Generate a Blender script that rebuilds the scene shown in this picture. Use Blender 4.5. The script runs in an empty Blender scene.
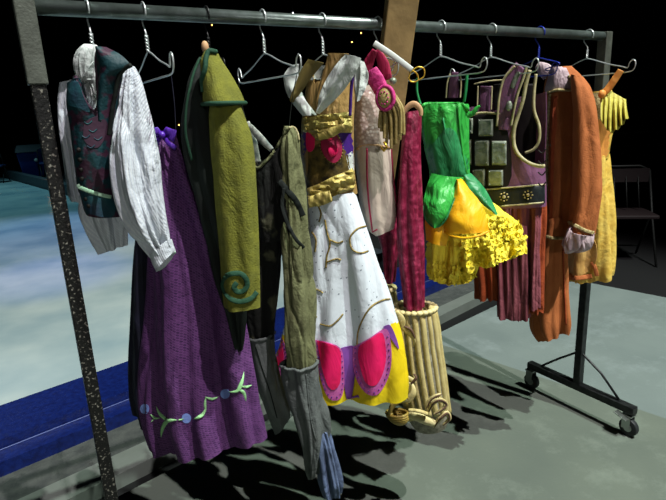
import bpy, bmesh, math, random
from mathutils import Vector, Matrix, noise
from mathutils.bvhtree import BVHTree
from mathutils.geometry import delaunay_2d_cdt

PI = math.pi
random.seed(7)
S = bpy.context.scene
C = S.collection

# ------------------------------------------------------------------ camera
YAW, PIT, ROLL, FPX = -0.541700544, 0.255851359, -0.0466924175, 530.4366
CAM = Vector((-0.112623, -1.353695, 1.439581))
_f = Vector((-math.sin(YAW)*math.cos(PIT), math.cos(YAW)*math.cos(PIT), -math.sin(PIT)))
_r0 = Vector((math.cos(YAW), math.sin(YAW), 0))
_u0 = _r0.cross(_f)
_r = _r0*math.cos(ROLL) + _u0*math.sin(ROLL)
_u = -_r0*math.sin(ROLL) + _u0*math.cos(ROLL)
cd = bpy.data.cameras.new('camera')
cam = bpy.data.objects.new('camera', cd); C.objects.link(cam)
M = Matrix.Identity(4)
for i in range(3):
    M[i][0] = _r[i]; M[i][1] = _u[i]; M[i][2] = -_f[i]; M[i][3] = CAM[i]
cam.matrix_world = M
cd.sensor_width = 36; cd.lens = FPX/666*36; cd.clip_start = .01; cd.clip_end = 200
S.camera = cam

# ------------------------------------------------------------------ world, lights, exposure
S.view_settings.view_transform = 'Standard'
S.view_settings.look = 'None'
S.view_settings.gamma = 1
S.view_settings.exposure = 0.0
w = bpy.data.worlds.new('world'); S.world = w; w.use_nodes = True
w.node_tree.nodes['Background'].inputs[0].default_value = (.55, .7, 1, 1)
w.node_tree.nodes['Background'].inputs[1].default_value = .006

def spot(name, loc, tgt, power, col, size, blend=.25, radius=.06):
    l = bpy.data.lights.new(name, 'SPOT'); l.energy = power; l.color = col
    l.spot_size = math.radians(size); l.spot_blend = blend; l.shadow_soft_size = radius
    o = bpy.data.objects.new(name, l); C.objects.link(o)
    o.location = loc
    o.rotation_euler = (Vector(tgt)-Vector(loc)).to_track_quat('-Z', 'Y').to_euler()
    return o
spot('arena_spot_green', (2.9, -3.3, 8.5), (1.3, .3, .5), 3600, (.88, 1, .90), 50, .5, .05)
spot('arena_spot_pink', (1.75, -4.1, 8.5), (1.2, .3, .5), 3300, (1, .92, .95), 50, .5, .05)
spot('front_fill_light', (-1.2, -6.0, 2.3), (.45, 0, 1.22), 190, (1, .98, .95), 15, .5, radius=.1)  # added fill spot, brightens the left garments and stays off the floor
spot('front_fill_light', (.6, -6.2, 2.3), (1.55, 0, 1.22), 150, (1, .98, .95), 15, .5, radius=.1)  # second added fill spot, for the garments on the right
spot('ice_wash_white', (-1.3, 5.2, 10), (-1.1, 5.0, 0), 1800, (.93, 1, .93), 43, .35)
spot('ice_wash_teal', (-2, 13, 9), (-1.5, 11.5, 0), 2400, (.35, .85, 1), 66, .8)
spot('ice_wash_violet', (1.5, 6, 7), (.1, 4.3, 0), 1300, (.2, .2, 1), 15, .9)
spot('ice_wash_blue', (1.5, 9, 7), (.2, 6.6, 0), 1700, (.12, .35, 1), 32, .9)
spot('board_wash_blue', (-.9, 4.5, 5), (-.7, 1.75, 0), 160, (.6, .7, 1), 19, .8)

# ------------------------------------------------------------------ pixel geometry helpers
def ray(px, py):
    return (_f + _r*((px-333)/FPX) - _u*((py-250)/FPX))
def proj(P):
    d = Vector(P)-CAM; z = d.dot(_f)
    return (333+FPX*d.dot(_r)/z, 250-FPX*d.dot(_u)/z)
def plane_pt(px, py, P0, n):
    d = ray(px, py)
    return CAM + d*((P0-CAM).dot(n)/d.dot(n))
def at_z(px, py, z=0): return plane_pt(px, py, Vector((0, 0, z)), Vector((0, 0, 1)))
def at_y(px, py, y=0): return plane_pt(px, py, Vector((0, y, 0)), Vector((0, 1, 0)))
def at_x(px, py, x): return plane_pt(px, py, Vector((x, 0, 0)), Vector((1, 0, 0)))

class Frame:
    """a hanging plane for one garment: hook position on the rail and turn about the vertical"""
    def __init__(s, hx, phi, off=0, hy=0):
        s.hook = Vector((hx, hy, 0))
        v = Vector((hx-CAM.x, hy-CAM.y, 0)).normalized()
        s.v = v; s.s = Vector((v.y, -v.x, 0)); s.P0 = s.hook + v*off
        p = math.radians(phi)
        s.w = Vector((math.cos(p), -math.sin(p), 0))
        n = s.w.cross(Vector((0, 0, 1)))
        if n.dot(v) > 0: n = -n
        s.n = n; s.phi = phi; s.hx = hx; s.hy = hy; s.off = off
    def pt(s, px, py, off=0):
        # point on the turned garment plane
        return plane_pt(px, py, s.P0 + s.n*off, s.n)
    def shift(s, off): return Frame(s.hx, s.phi, s.off+off, s.hy)

def cr(p0, p1, p2, p3, t):
    return tuple(.5*((2*b)+(-a+c)*t+(2*a-5*b+4*c-d)*t*t+(-a+3*b-3*c+d)*t**3) for a, b, c, d in zip(p0, p1, p2, p3))
def resample(pts, n):
    """Catmull-Rom through pts, n points spread evenly by index length"""
    pts = [tuple(p) for p in pts]
    L = [0]
    for a, b in zip(pts, pts[1:]):
        L.append(L[-1]+max(1e-6, math.dist(a[:4], b[:4])))
    out = []; k = 0
    for i in range(n):
        s = L[-1]*i/(n-1)
        while k < len(pts)-2 and s > L[k+1]: k += 1
        t = (s-L[k])/(L[k+1]-L[k])
        out.append(cr(pts[max(k-1, 0)], pts[k], pts[k+1], pts[min(k+2, len(pts)-1)], t))
    return out
def inpoly(x, y, P):
    c = False; j = len(P)-1
    for i in range(len(P)):
        xi, yi = P[i][:2]; xj, yj = P[j][:2]
        if (yi > y) != (yj > y) and x < (xj-xi)*(y-yi)/(yj-yi)+xi: c = not c
        j = i
    return c

# ------------------------------------------------------------------ object helpers
BV = {}
def thing(name, label, cat, loc=(0, 0, 0), group=None):
    o = bpy.data.objects.new(name, None); C.objects.link(o)
    o.location = loc; o.empty_display_size = .05
    o['label'] = label; o['category'] = cat
    if group: o['group'] = group
    return o
def root_loc(p):
    v = Vector((0, 0, 0))
    while p: v = v + p.location; p = p.parent
    return v
def link(name, verts, faces, mat, parent=None, smooth=True, uv=None, label=None, solid=0, keep=False, bev=0, sub=0):
    base = root_loc(parent)
    me = bpy.data.meshes.new(name)
    me.from_pydata([tuple(Vector(v)-base) for v in verts], [], faces)
    if uv:
        ul = me.uv_layers.new(name='UVMap')
        for lp in me.loops: ul.data[lp.index].uv = uv[lp.vertex_index]
    if smooth:
        for p in me.polygons: p.use_smooth = True
    me.materials.append(mat); me.update()
    o = bpy.data.objects.new(name, me); C.objects.link(o); o.parent = parent
    if keep: BV[o] = BVHTree.FromPolygons([tuple(v) for v in verts], faces)
    if solid:
        m = o.modifiers.new('solid', 'SOLIDIFY'); m.thickness = solid; m.offset = -1
        m = o.modifiers.new('split', 'EDGE_SPLIT'); m.split_angle = math.radians(50)
    if bev:
        m = o.modifiers.new('bevel', 'BEVEL'); m.width = bev; m.segments = 2; m.limit_method = 'ANGLE'
    if sub:
        m = o.modifiers.new('sub', 'SUBSURF'); m.levels = sub; m.render_levels = sub
    if label: o['label'] = label
    return o
def struct(o): o['kind'] = 'structure'; return o

class MB:
    def __init__(s): s.v = []; s.f = []
    def box(s, c, d, R=None):
        b = len(s.v)
        for x in (-.5, .5):
            for y in (-.5, .5):
                for z in (-.5, .5):
                    p = Vector((x*d[0], y*d[1], z*d[2]))
                    if R: p = R @ p
                    s.v.append(Vector(c)+p)
        for q in ((0,1,3,2),(4,6,7,5),(0,4,5,1),(2,3,7,6),(0,2,6,4),(1,5,7,3)): s.f.append([b+i for i in q])
        return s
    def tube(s, pts, r, n=10, cap=True, closed=False):
        pts = [Vector(p) for p in pts]; N = len(pts); b = len(s.v)
        rr = r if isinstance(r, (list, tuple)) else [r]*N
        up = None
        for i, p in enumerate(pts):
            if closed: t = (pts[(i+1) % N]-pts[i-1])
            else: t = pts[min(i+1, N-1)]-pts[max(i-1, 0)]
            t = t.normalized() if t.length > 1e-9 else Vector((0, 0, 1))
            if up is None:
                up = Vector((0, 0, 1)) if abs(t.z) < .9 else Vector((1, 0, 0))
            a = t.cross(up)
            if a.length < 1e-5: a = t.orthogonal()
            a.normalize(); up = a.cross(t).normalized()
            for k in range(n):
                q = 2*PI*k/n
                s.v.append(p+(a*math.cos(q)+up*math.sin(q))*rr[i])
        for i in range(N if closed else N-1):
            for k in range(n):
                i2 = (i+1) % N
                s.f.append([b+i*n+k, b+i*n+(k+1) % n, b+i2*n+(k+1) % n, b+i2*n+k])
        if cap and not closed:
            s.f.append([b+k for k in range(n)][::-1]); s.f.append([b+(N-1)*n+k for k in range(n)])
        return s
    def band(s, pts, hw, ht, nrm, n=12):
        """flat ribbon with rounded section; hw half widths, ht half thickness, nrm facing"""
        pts = [Vector(p) for p in pts]; N = len(pts); b = len(s.v)
        hw = hw if isinstance(hw, (list, tuple)) else [hw]*N
        nr = nrm if isinstance(nrm, list) else [nrm]*N
        for i, p in enumerate(pts):
            t = (pts[min(i+1, N-1)]-pts[max(i-1, 0)]).normalized()
            a = t.cross(nr[i]).normalized(); u = a.cross(t).normalized()
            for k in range(n):
                q = 2*PI*k/n
                s.v.append(p+a*math.cos(q)*hw[i]+u*math.sin(q)*ht)
        for i in range(N-1):
            for k in range(n): s.f.append([b+i*n+k, b+i*n+(k+1) % n, b+(i+1)*n+(k+1) % n, b+(i+1)*n+k])
        s.f.append([b+k for k in range(n)][::-1]); s.f.append([b+(N-1)*n+k for k in range(n)])
        return s
    def ball(s, c, r, n=10, m=6, sc=(1, 1, 1)):
        b = len(s.v); c = Vector(c)
        for j in range(m+1):
            ph = PI*j/m
            for k in range(n):
                q = 2*PI*k/n
                s.v.append(c+Vector((math.sin(ph)*math.cos(q)*sc[0], math.sin(ph)*math.sin(q)*sc[1], math.cos(ph)*sc[2]))*r)
        for j in range(m):
            for k in range(n): s.f.append([b+j*n+k, b+j*n+(k+1) % n, b+(j+1)*n+(k+1) % n, b+(j+1)*n+k])
        return s
    def cyl(s, a, b_, r, n=20): return s.tube([a, b_], r, n)
    def build(s, name, mat, parent=None, **k): return link(name, s.v, s.f, mat, parent, **k)

# ------------------------------------------------------------------ materials
def sRGB(h):
    h = h.lstrip('#'); c = [int(h[i:i+2], 16)/255 for i in (0, 2, 4)]
    return tuple(x/12.92 if x <= .04045 else ((x+.055)/1.055)**2.4 for x in c)+(1,)
def mat(name, col, rough=.8, col2=None, nscale=6, metal=0, bump=.0, bscale=60, sheen=0, spec=.3, emit=None, wrinkle=0,
        pattern=None, pscale=60, contrast=(.35, .65), coat=0):
    m = bpy.data.materials.new(name); m.use_nodes = True
    nt = m.node_tree; N = nt.nodes; L = nt.links; b = N['Principled BSDF']
    c1 = sRGB(col) if isinstance(col, str) else col
    b.inputs['Base Color'].default_value = c1
    b.inputs['Roughness'].default_value = rough; b.inputs['Metallic'].default_value = metal
    b.inputs['Specular IOR Level'].default_value = spec
    if sheen:
        b.inputs['Sheen Weight'].default_value = sheen; b.inputs['Sheen Roughness'].default_value = .4
        b.inputs['Sheen Tint'].default_value = c1
    if coat: b.inputs['Coat Weight'].default_value = coat
    tc = N.new('ShaderNodeTexCoord')
    src = None
    if col2:
        c2 = sRGB(col2) if isinstance(col2, str) else col2
        nz = N.new('ShaderNodeTexNoise'); nz.inputs['Scale'].default_value = nscale; nz.inputs['Detail'].default_value = 5
        L.new(tc.outputs['Object'], nz.inputs['Vector'])
        cr_ = N.new('ShaderNodeValToRGB'); cr_.color_ramp.elements[0].position = contrast[0]; cr_.color_ramp.elements[1].position = contrast[1]
        cr_.color_ramp.elements[0].color = c1; cr_.color_ramp.elements[1].color = c2
        L.new(nz.outputs['Fac'], cr_.inputs[0]); src = cr_.outputs[0]
    hsrc = []
    if pattern:
        kind, pc = pattern
        p2 = sRGB(pc)
        mx = N.new('ShaderNodeMix'); mx.data_type = 'RGBA'
        if src: L.new(src, mx.inputs[6])
        else: mx.inputs[6].default_value = c1
        mx.inputs[7].default_value = p2
        uvm = N.new('ShaderNodeMapping'); uvm.inputs['Scale'].default_value = (pscale, pscale, pscale)
        L.new(tc.outputs['UV'], uvm.inputs[0])
        if kind == 'weave':
            uvm.inputs['Rotation'].default_value = (0, 0, .6)
            ck = N.new('ShaderNodeTexBrick'); ck.inputs['Scale'].default_value = 1
            ck.inputs['Mortar Size'].default_value = .09; ck.inputs['Brick Width'].default_value = 1.0; ck.inputs['Row Height'].default_value = .6
            ck.inputs['Color1'].default_value = (1, 1, 1, 1); ck.inputs['Color2'].default_value = (.35, .35, .35, 1); ck.inputs['Mortar'].default_value = (0, 0, 0, 1)
            L.new(uvm.outputs[0], ck.inputs['Vector']); L.new(ck.outputs['Color'], mx.inputs[0])
            hsrc.append((ck.outputs['Color'], .5))
        elif kind == 'stripe':
            wv = N.new('ShaderNodeTexWave'); wv.inputs['Scale'].default_value = 1; wv.inputs['Distortion'].default_value = .6
            L.new(uvm.outputs[0], wv.inputs['Vector']); L.new(wv.outputs['Fac'], mx.inputs[0])
            hsrc.append((wv.outputs['Fac'], .3))
        elif kind == 'dots':
            vo = N.new('ShaderNodeTexVoronoi'); vo.inputs['Scale'].default_value = 1; vo.inputs['Randomness'].default_value = .55
            L.new(uvm.outputs[0], vo.inputs['Vector'])
            lt = N.new('ShaderNodeMath'); lt.operation = 'LESS_THAN'; lt.inputs[1].default_value = .14
            L.new(vo.outputs['Distance'], lt.inputs[0]); L.new(lt.outputs[0], mx.inputs[0])
        elif kind == 'cells':
            vo = N.new('ShaderNodeTexVoronoi'); vo.inputs['Scale'].default_value = 1
            L.new(uvm.outputs[0], vo.inputs['Vector'])
            rp = N.new('ShaderNodeValToRGB'); rp.color_ramp.elements[0].position = .25; rp.color_ramp.elements[1].position = .6
            L.new(vo.outputs['Distance'], rp.inputs[0]); L.new(rp.outputs[0], mx.inputs[0]); hsrc.append((vo.outputs['Distance'], -.6))
        src = mx.outputs[2]
    if src: L.new(src, b.inputs['Base Color'])
    nrm = None
    if wrinkle:
        nz = N.new('ShaderNodeTexNoise'); nz.inputs['Scale'].default_value = 14; nz.inputs['Detail'].default_value = 4; nz.inputs['Distortion'].default_value = 1.2
        mp = N.new('ShaderNodeMapping'); mp.inputs['Scale'].default_value = (1, 1, .5)
        L.new(tc.outputs['Object'], mp.inputs[0]); L.new(mp.outputs[0], nz.inputs['Vector'])
        bp = N.new('ShaderNodeBump'); bp.inputs['Strength'].default_value = min(1, wrinkle); bp.inputs['Distance'].default_value = .02*max(1, wrinkle)
        L.new(nz.outputs['Fac'], bp.inputs['Height']); nrm = bp.outputs[0]
    if bump:
        nz = N.new('ShaderNodeTexNoise'); nz.inputs['Scale'].default_value = bscale; nz.inputs['Detail'].default_value = 3
        L.new(tc.outputs['Object'], nz.inputs['Vector'])
        bp = N.new('ShaderNodeBump'); bp.inputs['Strength'].default_value = bump; bp.inputs['Distance'].default_value = .004
        L.new(nz.outputs['Fac'], bp.inputs['Height'])
        if nrm: L.new(nrm, bp.inputs['Normal'])
        nrm = bp.outputs[0]
    for o_, st in hsrc:
        bp = N.new('ShaderNodeBump'); bp.inputs['Strength'].default_value = abs(st); bp.invert = st < 0; bp.inputs['Distance'].default_value = .002
        L.new(o_, bp.inputs['Height'])
        if nrm: L.new(nrm, bp.inputs['Normal'])
        nrm = bp.outputs[0]
    if nrm: L.new(nrm, b.inputs['Normal'])
    if emit:
        b.inputs['Emission Color'].default_value = sRGB(emit[0]); b.inputs['Emission Strength'].default_value = emit[1]
    return m

X = {}
X['steel'] = mat('galvanised_steel', '#84908c', .32, '#69756f', 30, metal=.8, bump=.1, bscale=200)
X['sleeve'] = mat('brushed_grey_tube', '#565a52', .5, '#43463f', 25, metal=.3, bump=.3, bscale=150)
X['worn'] = mat('worn_black_paint', '#141413', .45, '#7d7a70', 130, metal=.25, bump=.5, bscale=160, contrast=(.57, .66))
X['black'] = mat('black_paint', '#17191a', .4, '#2c2f2e', 40, metal=.3, bump=.2)
X['rubber'] = mat('caster_rubber', '#26292a', .5)
X['chrome'] = mat('zinc', '#9aa09b', .3, metal=.9)
X['wire'] = mat('hanger_wire', '#c9d0cf', .3, metal=.6, spec=.6)
X['wireblue'] = mat('blue_wire', '#1a2f9a', .35, metal=.3, spec=.6)
X['wireblack'] = mat('black_wire', '#101010', .4)
X['gold_wire'] = mat('gold_wire', '#c8a23c', .35, metal=.8)
X['plastic'] = mat('white_plastic', '#b9beb8', .4)
X['wood'] = mat('lumber', '#9a8052', .75, '#6e5a36', 9, bump=.4, bscale=30, contrast=(.3, .7))
X['linen'] = mat('white_linen', '#c9cdd0', .8, '#b4bac0', 30, bump=.3, bscale=150, wrinkle=.9, pattern=('stripe', '#b2b8c2'), pscale=60)
X['linen2'] = mat('white_gathered_linen', '#c4c8c6', .85, '#8f9794', 60, bump=.6, bscale=90, wrinkle=.6)
X['brocade'] = mat('teal_brocade', '#0a3036', .6, '#351a2c', 40, bump=.6, bscale=90, contrast=(.48, .56), sheen=.2)
X['teal'] = mat('teal_cloth', '#10454a', .6, '#1c3040', 20, bump=.4, bscale=120)
X['mint'] = mat('mint_piping', '#a8cdb0', .6)
X['maroontrim'] = mat('dark_plum_trim', '#3a2434', .7, bump=.3)
X['purple'] = mat('purple_weave', '#6b4076', .75, '#5c3366', 8, bump=.3, bscale=160, wrinkle=.5, pattern=('weave', '#3a1d49'), pscale=110, sheen=.25)
X['purplesat'] = mat('violet_satin', '#5a2fa8', .35, '#4a2690', 20, wrinkle=.5)
X['navyvel'] = mat('navy_velvet', '#0c0d1a', .8, '#15152a', 12, wrinkle=.6, sheen=.15)
X['blackvel'] = mat('black_green_velvet', '#080d0b', .8, '#101a14', 10, wrinkle=.6, sheen=.1)
X['olive'] = mat('olive_felt', '#6f7026', .9, '#606224', 40, bump=.5, bscale=260, wrinkle=.6, sheen=.2)
X['greentrim'] = mat('forest_trim', '#1a3f2c', .8, bump=.4, bscale=150)
X['mintemb'] = mat('mint_embroidery', '#8fc488', .6, bump=.5, bscale=200)
X['blueemb'] = mat('blue_embroidery', '#7c95d6', .6, bump=.5, bscale=200)
X['tan'] = mat('tan_leather', '#b9936c', .6)
X['trouser'] = mat('olive_trouser_cloth', '#6c6f4c', .85, '#5a5c3e', 18, bump=.4, bscale=160, wrinkle=1)
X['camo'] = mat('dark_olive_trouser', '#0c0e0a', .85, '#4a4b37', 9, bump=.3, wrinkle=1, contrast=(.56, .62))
X['greyden'] = mat('grey_denim', '#5c615f', .85, '#4c5250', 14, bump=.5, bscale=240, wrinkle=.8)
X['bluecuff'] = mat('blue_grey_cuff', '#5f6f8e', .8, '#4a566e', 14, wrinkle=1, bump=.3)
X['lace'] = mat('lace_white', '#b9bdb0', .8, '#5d6a66', 50)
X['white'] = mat('white_satin', '#d3dbe2', .55, '#cdd6dc', 10, bump=.1, wrinkle=.35, sheen=.2, pattern=('dots', '#77808a'), pscale=55)
X['drape'] = mat('white_drape', '#cfd6d2', .5, '#b5bdb4', 12, wrinkle=.8)
X['goldin'] = mat('gold_lining', '#a08350', .45, '#8a6e3e', 12, wrinkle=.9, sheen=.2)
X['olivestrap'] = mat('bronze_satin_strap', '#6b5f33', .45, wrinkle=.6)
X['sash'] = mat('gold_lame', '#bfae60', .4, '#94834a', 30, metal=.2, wrinkle=1, bump=.3, bscale=80)
X['magenta'] = mat('magenta_satin', '#e0185f', .5, '#d0144f', 12, wrinkle=.4, sheen=.2)
X['lilac'] = mat('lilac_sequin_border', '#c060a0', .6, '#a84a90', 60, pattern=('dots', '#5c2850'), pscale=140)
X['yellow'] = mat('yellow_cloth', '#e6cf18', .6, '#dcc010', 10, bump=.2, wrinkle=.3)
X['purpanel'] = mat('purple_panel', '#7a4496', .65, '#693884', 12, wrinkle=.3)
X['goldthread'] = mat('gold_braid', '#a08a4c', .5, '#6b5a2c', 90, metal=.35, bump=.8, bscale=220)
X['goldpanel'] = mat('bronze_lace_panel', '#6c5a2c', .55, '#2a2418', 40, metal=.3, bump=.6, bscale=90)
X['dkviolet'] = mat('dark_violet_satin', '#3c1a6e', .5, wrinkle=.5)
X['pinkbroc'] = mat('pink_brocade', '#cc3f86', .55, '#a22262', 60, bump=.6, bscale=120, sheen=.2)
X['crimson'] = mat('crimson_cloth', '#9c1a44', .6, '#7a1033', 12, wrinkle=.5)
X['velvet'] = mat('crushed_crimson_velvet', '#6a0c2c', .5, '#9e3454', 45, bump=.6, bscale=70, wrinkle=.8, contrast=(.45, .72), sheen=.4)
X['quilt'] = mat('quilted_cream_satin', '#cbbcb4', .5, '#b09a92', 30, pattern=('cells', '#9a847a'), pscale=95)
X['creamsat'] = mat('cream_satin', '#bcae9f', .45, '#ac9d90', 10, wrinkle=.6, bump=.1)
X['cord'] = mat('tan_fringe_cord', '#a08f5c', .6, '#86753f', 30, bump=.4, bscale=150)
X['gaiter'] = mat('cream_padded_gaiter', '#c2b47c', .65, '#b0a066', 16, bump=.3, wrinkle=.4)
X['gaiterdark'] = mat('silver_lace_between_ribs', '#9a9684', .6, '#6f6a58', 60, bump=.6, bscale=90)
X['sole'] = mat('ochre_cup', '#a8924a', .5, '#8a7430', 14, bump=.3)
X['ivory'] = mat('ivory_leather', '#d2c693', .5, '#bcae76', 14, bump=.2)
X['brownlace'] = mat('brown_lace', '#5b4436', .7)
X['green'] = mat('green_satin', '#38a843', .42, '#2b9438', 9, wrinkle=.9, bump=.1)
X['dkgreen'] = mat('dark_green_satin', '#1f7440', .45, '#2f8a52', 20, wrinkle=1)
X['petal'] = mat('golden_petal', '#e8b410', .5, '#dd9c12', 12, wrinkle=.6)
X['tulle'] = mat('yellow_tulle', '#f6e650', .9, '#eedb3c', 24, bump=.6, bscale=120, wrinkle=.8)
X['armor'] = mat('plum_leather', '#84587a', .55, '#6c4662', 14, bump=.4, bscale=90, coat=.1)
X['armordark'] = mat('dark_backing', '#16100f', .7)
X['plate'] = mat('hammered_plate', '#98a190', .42, '#6a7363', 40, metal=.3, bump=1, bscale=60)
X['piping'] = mat('tan_piping', '#b5ad85', .5, '#958d66', 40, bump=.3)
X['belt'] = mat('black_belt', '#15181a', .45, '#22282a', 30, bump=.5)
X['rust'] = mat('rust_cloth', '#9e4720', .75, '#87391a', 14, wrinkle=.8, bump=.3, bscale=200)
X['mauvestrip'] = mat('mauve_cloth', '#8a4a52', .75, '#743c44', 14, wrinkle=.8, bump=.3, bscale=200)
X['orange'] = mat('burnt_orange_wool', '#ad6536', .85, '#9e5a2e', 14, wrinkle=.5, bump=.4, bscale=220, sheen=.25)
X['mauve'] = mat('mauve_velvet', '#bba8ac', .6, '#9c878d', 24, wrinkle=1, bump=.3, sheen=.3)
X['braid'] = mat('cream_gold_braid', '#bdb080', .6, '#7a6a3a', 120, bump=.8, bscale=200)
X['gown'] = mat('yellow_brocade', '#d8bc5c', .6, '#c4a040', 30, bump=.6, bscale=80, wrinkle=.6)
X['gownlime'] = mat('lime_ruffle', '#b6b04c', .6, '#a39a3a', 20, wrinkle=.8)
X['peach'] = mat('peach_satin', '#d8964a', .5, '#c9863c', 14, wrinkle=.4)
X['lining'] = mat('peach_gold_lining', '#c9a562', .6, '#b58a48', 14, wrinkle=.6)

# ------------------------------------------------------------------ garment builders
def loft(name, fr, secs, m, parent, k=(5, 9), amp=(.0, .012), rows=60, seg=112, nz=.004, hem=0, cap_top=False, cap_bot=False,
         solid=.003, sup=1.0, cut=None, cutfront=False, ph=0, twist=0, keep=True, label=None, fpow=1.4, nfreq=9, eb=None, et=None):
    """cloth tube through picture-traced cross sections (xl, yl, xr, yr, half thickness[, depth offset])"""
    secs = [tuple(s)+((0,) if len(s) == 5 else ()) for s in secs]
    rows = int(rows*1.5); seg = int(seg*1.3)
    R = resample(secs, rows)
    V = []; UV = []; vacc = 0; prev = None
    for i, (xl, yl, xr, yr, t, do) in enumerate(R):
        v = i/(rows-1)
        P0 = fr.P0 + fr.v*do
        A = plane_pt(xl, yl, P0, fr.v); B = plane_pt(xr, yr, P0, fr.v)
        c = (A+B)/2; e = (B-A).dot(fr.s)/2; zs = (B-A).z/2
        t = max(.004, t)
        ws = fr.w.dot(fr.s); ns = fr.n.dot(fr.s)
        t2 = min(t, abs(e)/max(abs(ns), 1e-3)*.6)
        a = math.sqrt(max(e*e-(t2*ns)**2, (e*.2)**2))/abs(ws)
        W = fr.w*a*(1 if ws > 0 else -1) + Vector((0, 0, zs)); T = fr.n*t2
        if prev is not None: vacc += (c-prev).length
        prev = c
        pts = []
        K = seg*3
        for q in range(K):
            th = PI+2*PI*q/K
            co, si = math.cos(th), math.sin(th)
            pts.append(c + W*(math.copysign(abs(co)**sup, co)) + T*(math.copysign(abs(si)**sup, si))*-1)
        L = [0]
        for q in range(K): L.append(L[-1]+(pts[(q+1) % K]-pts[q]).length)
        tot = L[-1]; j = 0
        am = amp[0]+(amp[1]-amp[0])*v
        for q in range(seg):
            s_ = tot*q/seg
            while L[j+1] < s_: j += 1
            f_ = (s_-L[j])/max(1e-9, L[j+1]-L[j])
            p = pts[j].lerp(pts[(j+1) % K], f_)
            out = (p-c); out.z = 0
            out = out.normalized() if out.length > 1e-6 else fr.n
            # outward normal of the flattened section
            nn = (fr.n*((p-c).dot(fr.n)/max(t2*t2, 1e-6)) + fr.w*((p-c).dot(fr.w)/max(a*a, 1e-6)))
            nn = nn.normalized() if nn.length > 1e-6 else out
            u = 2*PI*q/seg
            d = 0
            for z_, kk in enumerate(k):
                cc = .5-.5*math.cos(kk*u+ph+z_*1.7+twist*v*(1+.4*z_)+.9*math.sin(v*3.1+z_*2+ph))
                d += am*(1 if z_ == 0 else .5)*cc**fpow
            d = min(d, t2*.75)
            q_ = Vector((p.x*nfreq, p.y*nfreq, p.z*nfreq*.26))+Vector((ph*3, 0, 0))
            nv = noise.noise(q_)
            c1_ = max(0, 1-abs(noise.noise(q_*1.3+Vector((4, 2, 0))))*2.2)**3
            c2_ = max(0, 1-abs(noise.noise(Vector((q_.x*2.4, q_.y*2.4, q_.z*1.2+7))))*2.2)**3
            p = p - nn*(d-am*.35) + nn*nz*(nv*1.7 + .4 - .6*c1_ - .3*c2_)
            if hem and v > .85:
                p.z += hem*(v-.85)/.15*(noise.noise(Vector((u*3.2, ph, 1))))
            V.append(p); UV.append((s_, -vacc))
    F = []
    for i in range(rows-1):
        for q in range(seg):
            a_, b_, c_, d_ = i*seg+q, i*seg+(q+1) % seg, (i+1)*seg+(q+1) % seg, (i+1)*seg+q
            if cut:
                cen = (V[a_]+V[c_])/2; x, y = proj(cen)
                front = (cen-(V[i*seg]+V[i*seg+seg//2])/2).dot(fr.n) > 0
                if (front or not cutfront) and any(inpoly(x, y, P) for P in cut): continue
            F.append([a_, d_, c_, b_])
    if cap_top: F.append([q for q in range(seg)])
    if cap_bot: F.append([(rows-1)*seg+q for q in range(seg)][::-1])
    for e_, r0_ in ((eb, (rows-1)*seg), (et, 0)):
        if e_: MB().tube([V[r0_+q] for q in range(0, seg, 2)], e_[2], 8, closed=True).build(e_[0], e_[1], parent)
    # orient outward
    f0 = F[len(F)//2]; n0 = (V[f0[1]]-V[f0[0]]).cross(V[f0[2]]-V[f0[0]])
    row = f0[0]//seg
    cen = sum((V[row*seg+q] for q in range(seg)), Vector())/seg
    if n0.dot(V[f0[0]]-cen) < 0: F = [f[::-1] for f in F]
    return link(name, V, F, m, parent, uv=UV, solid=solid, keep=keep, label=label)

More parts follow.
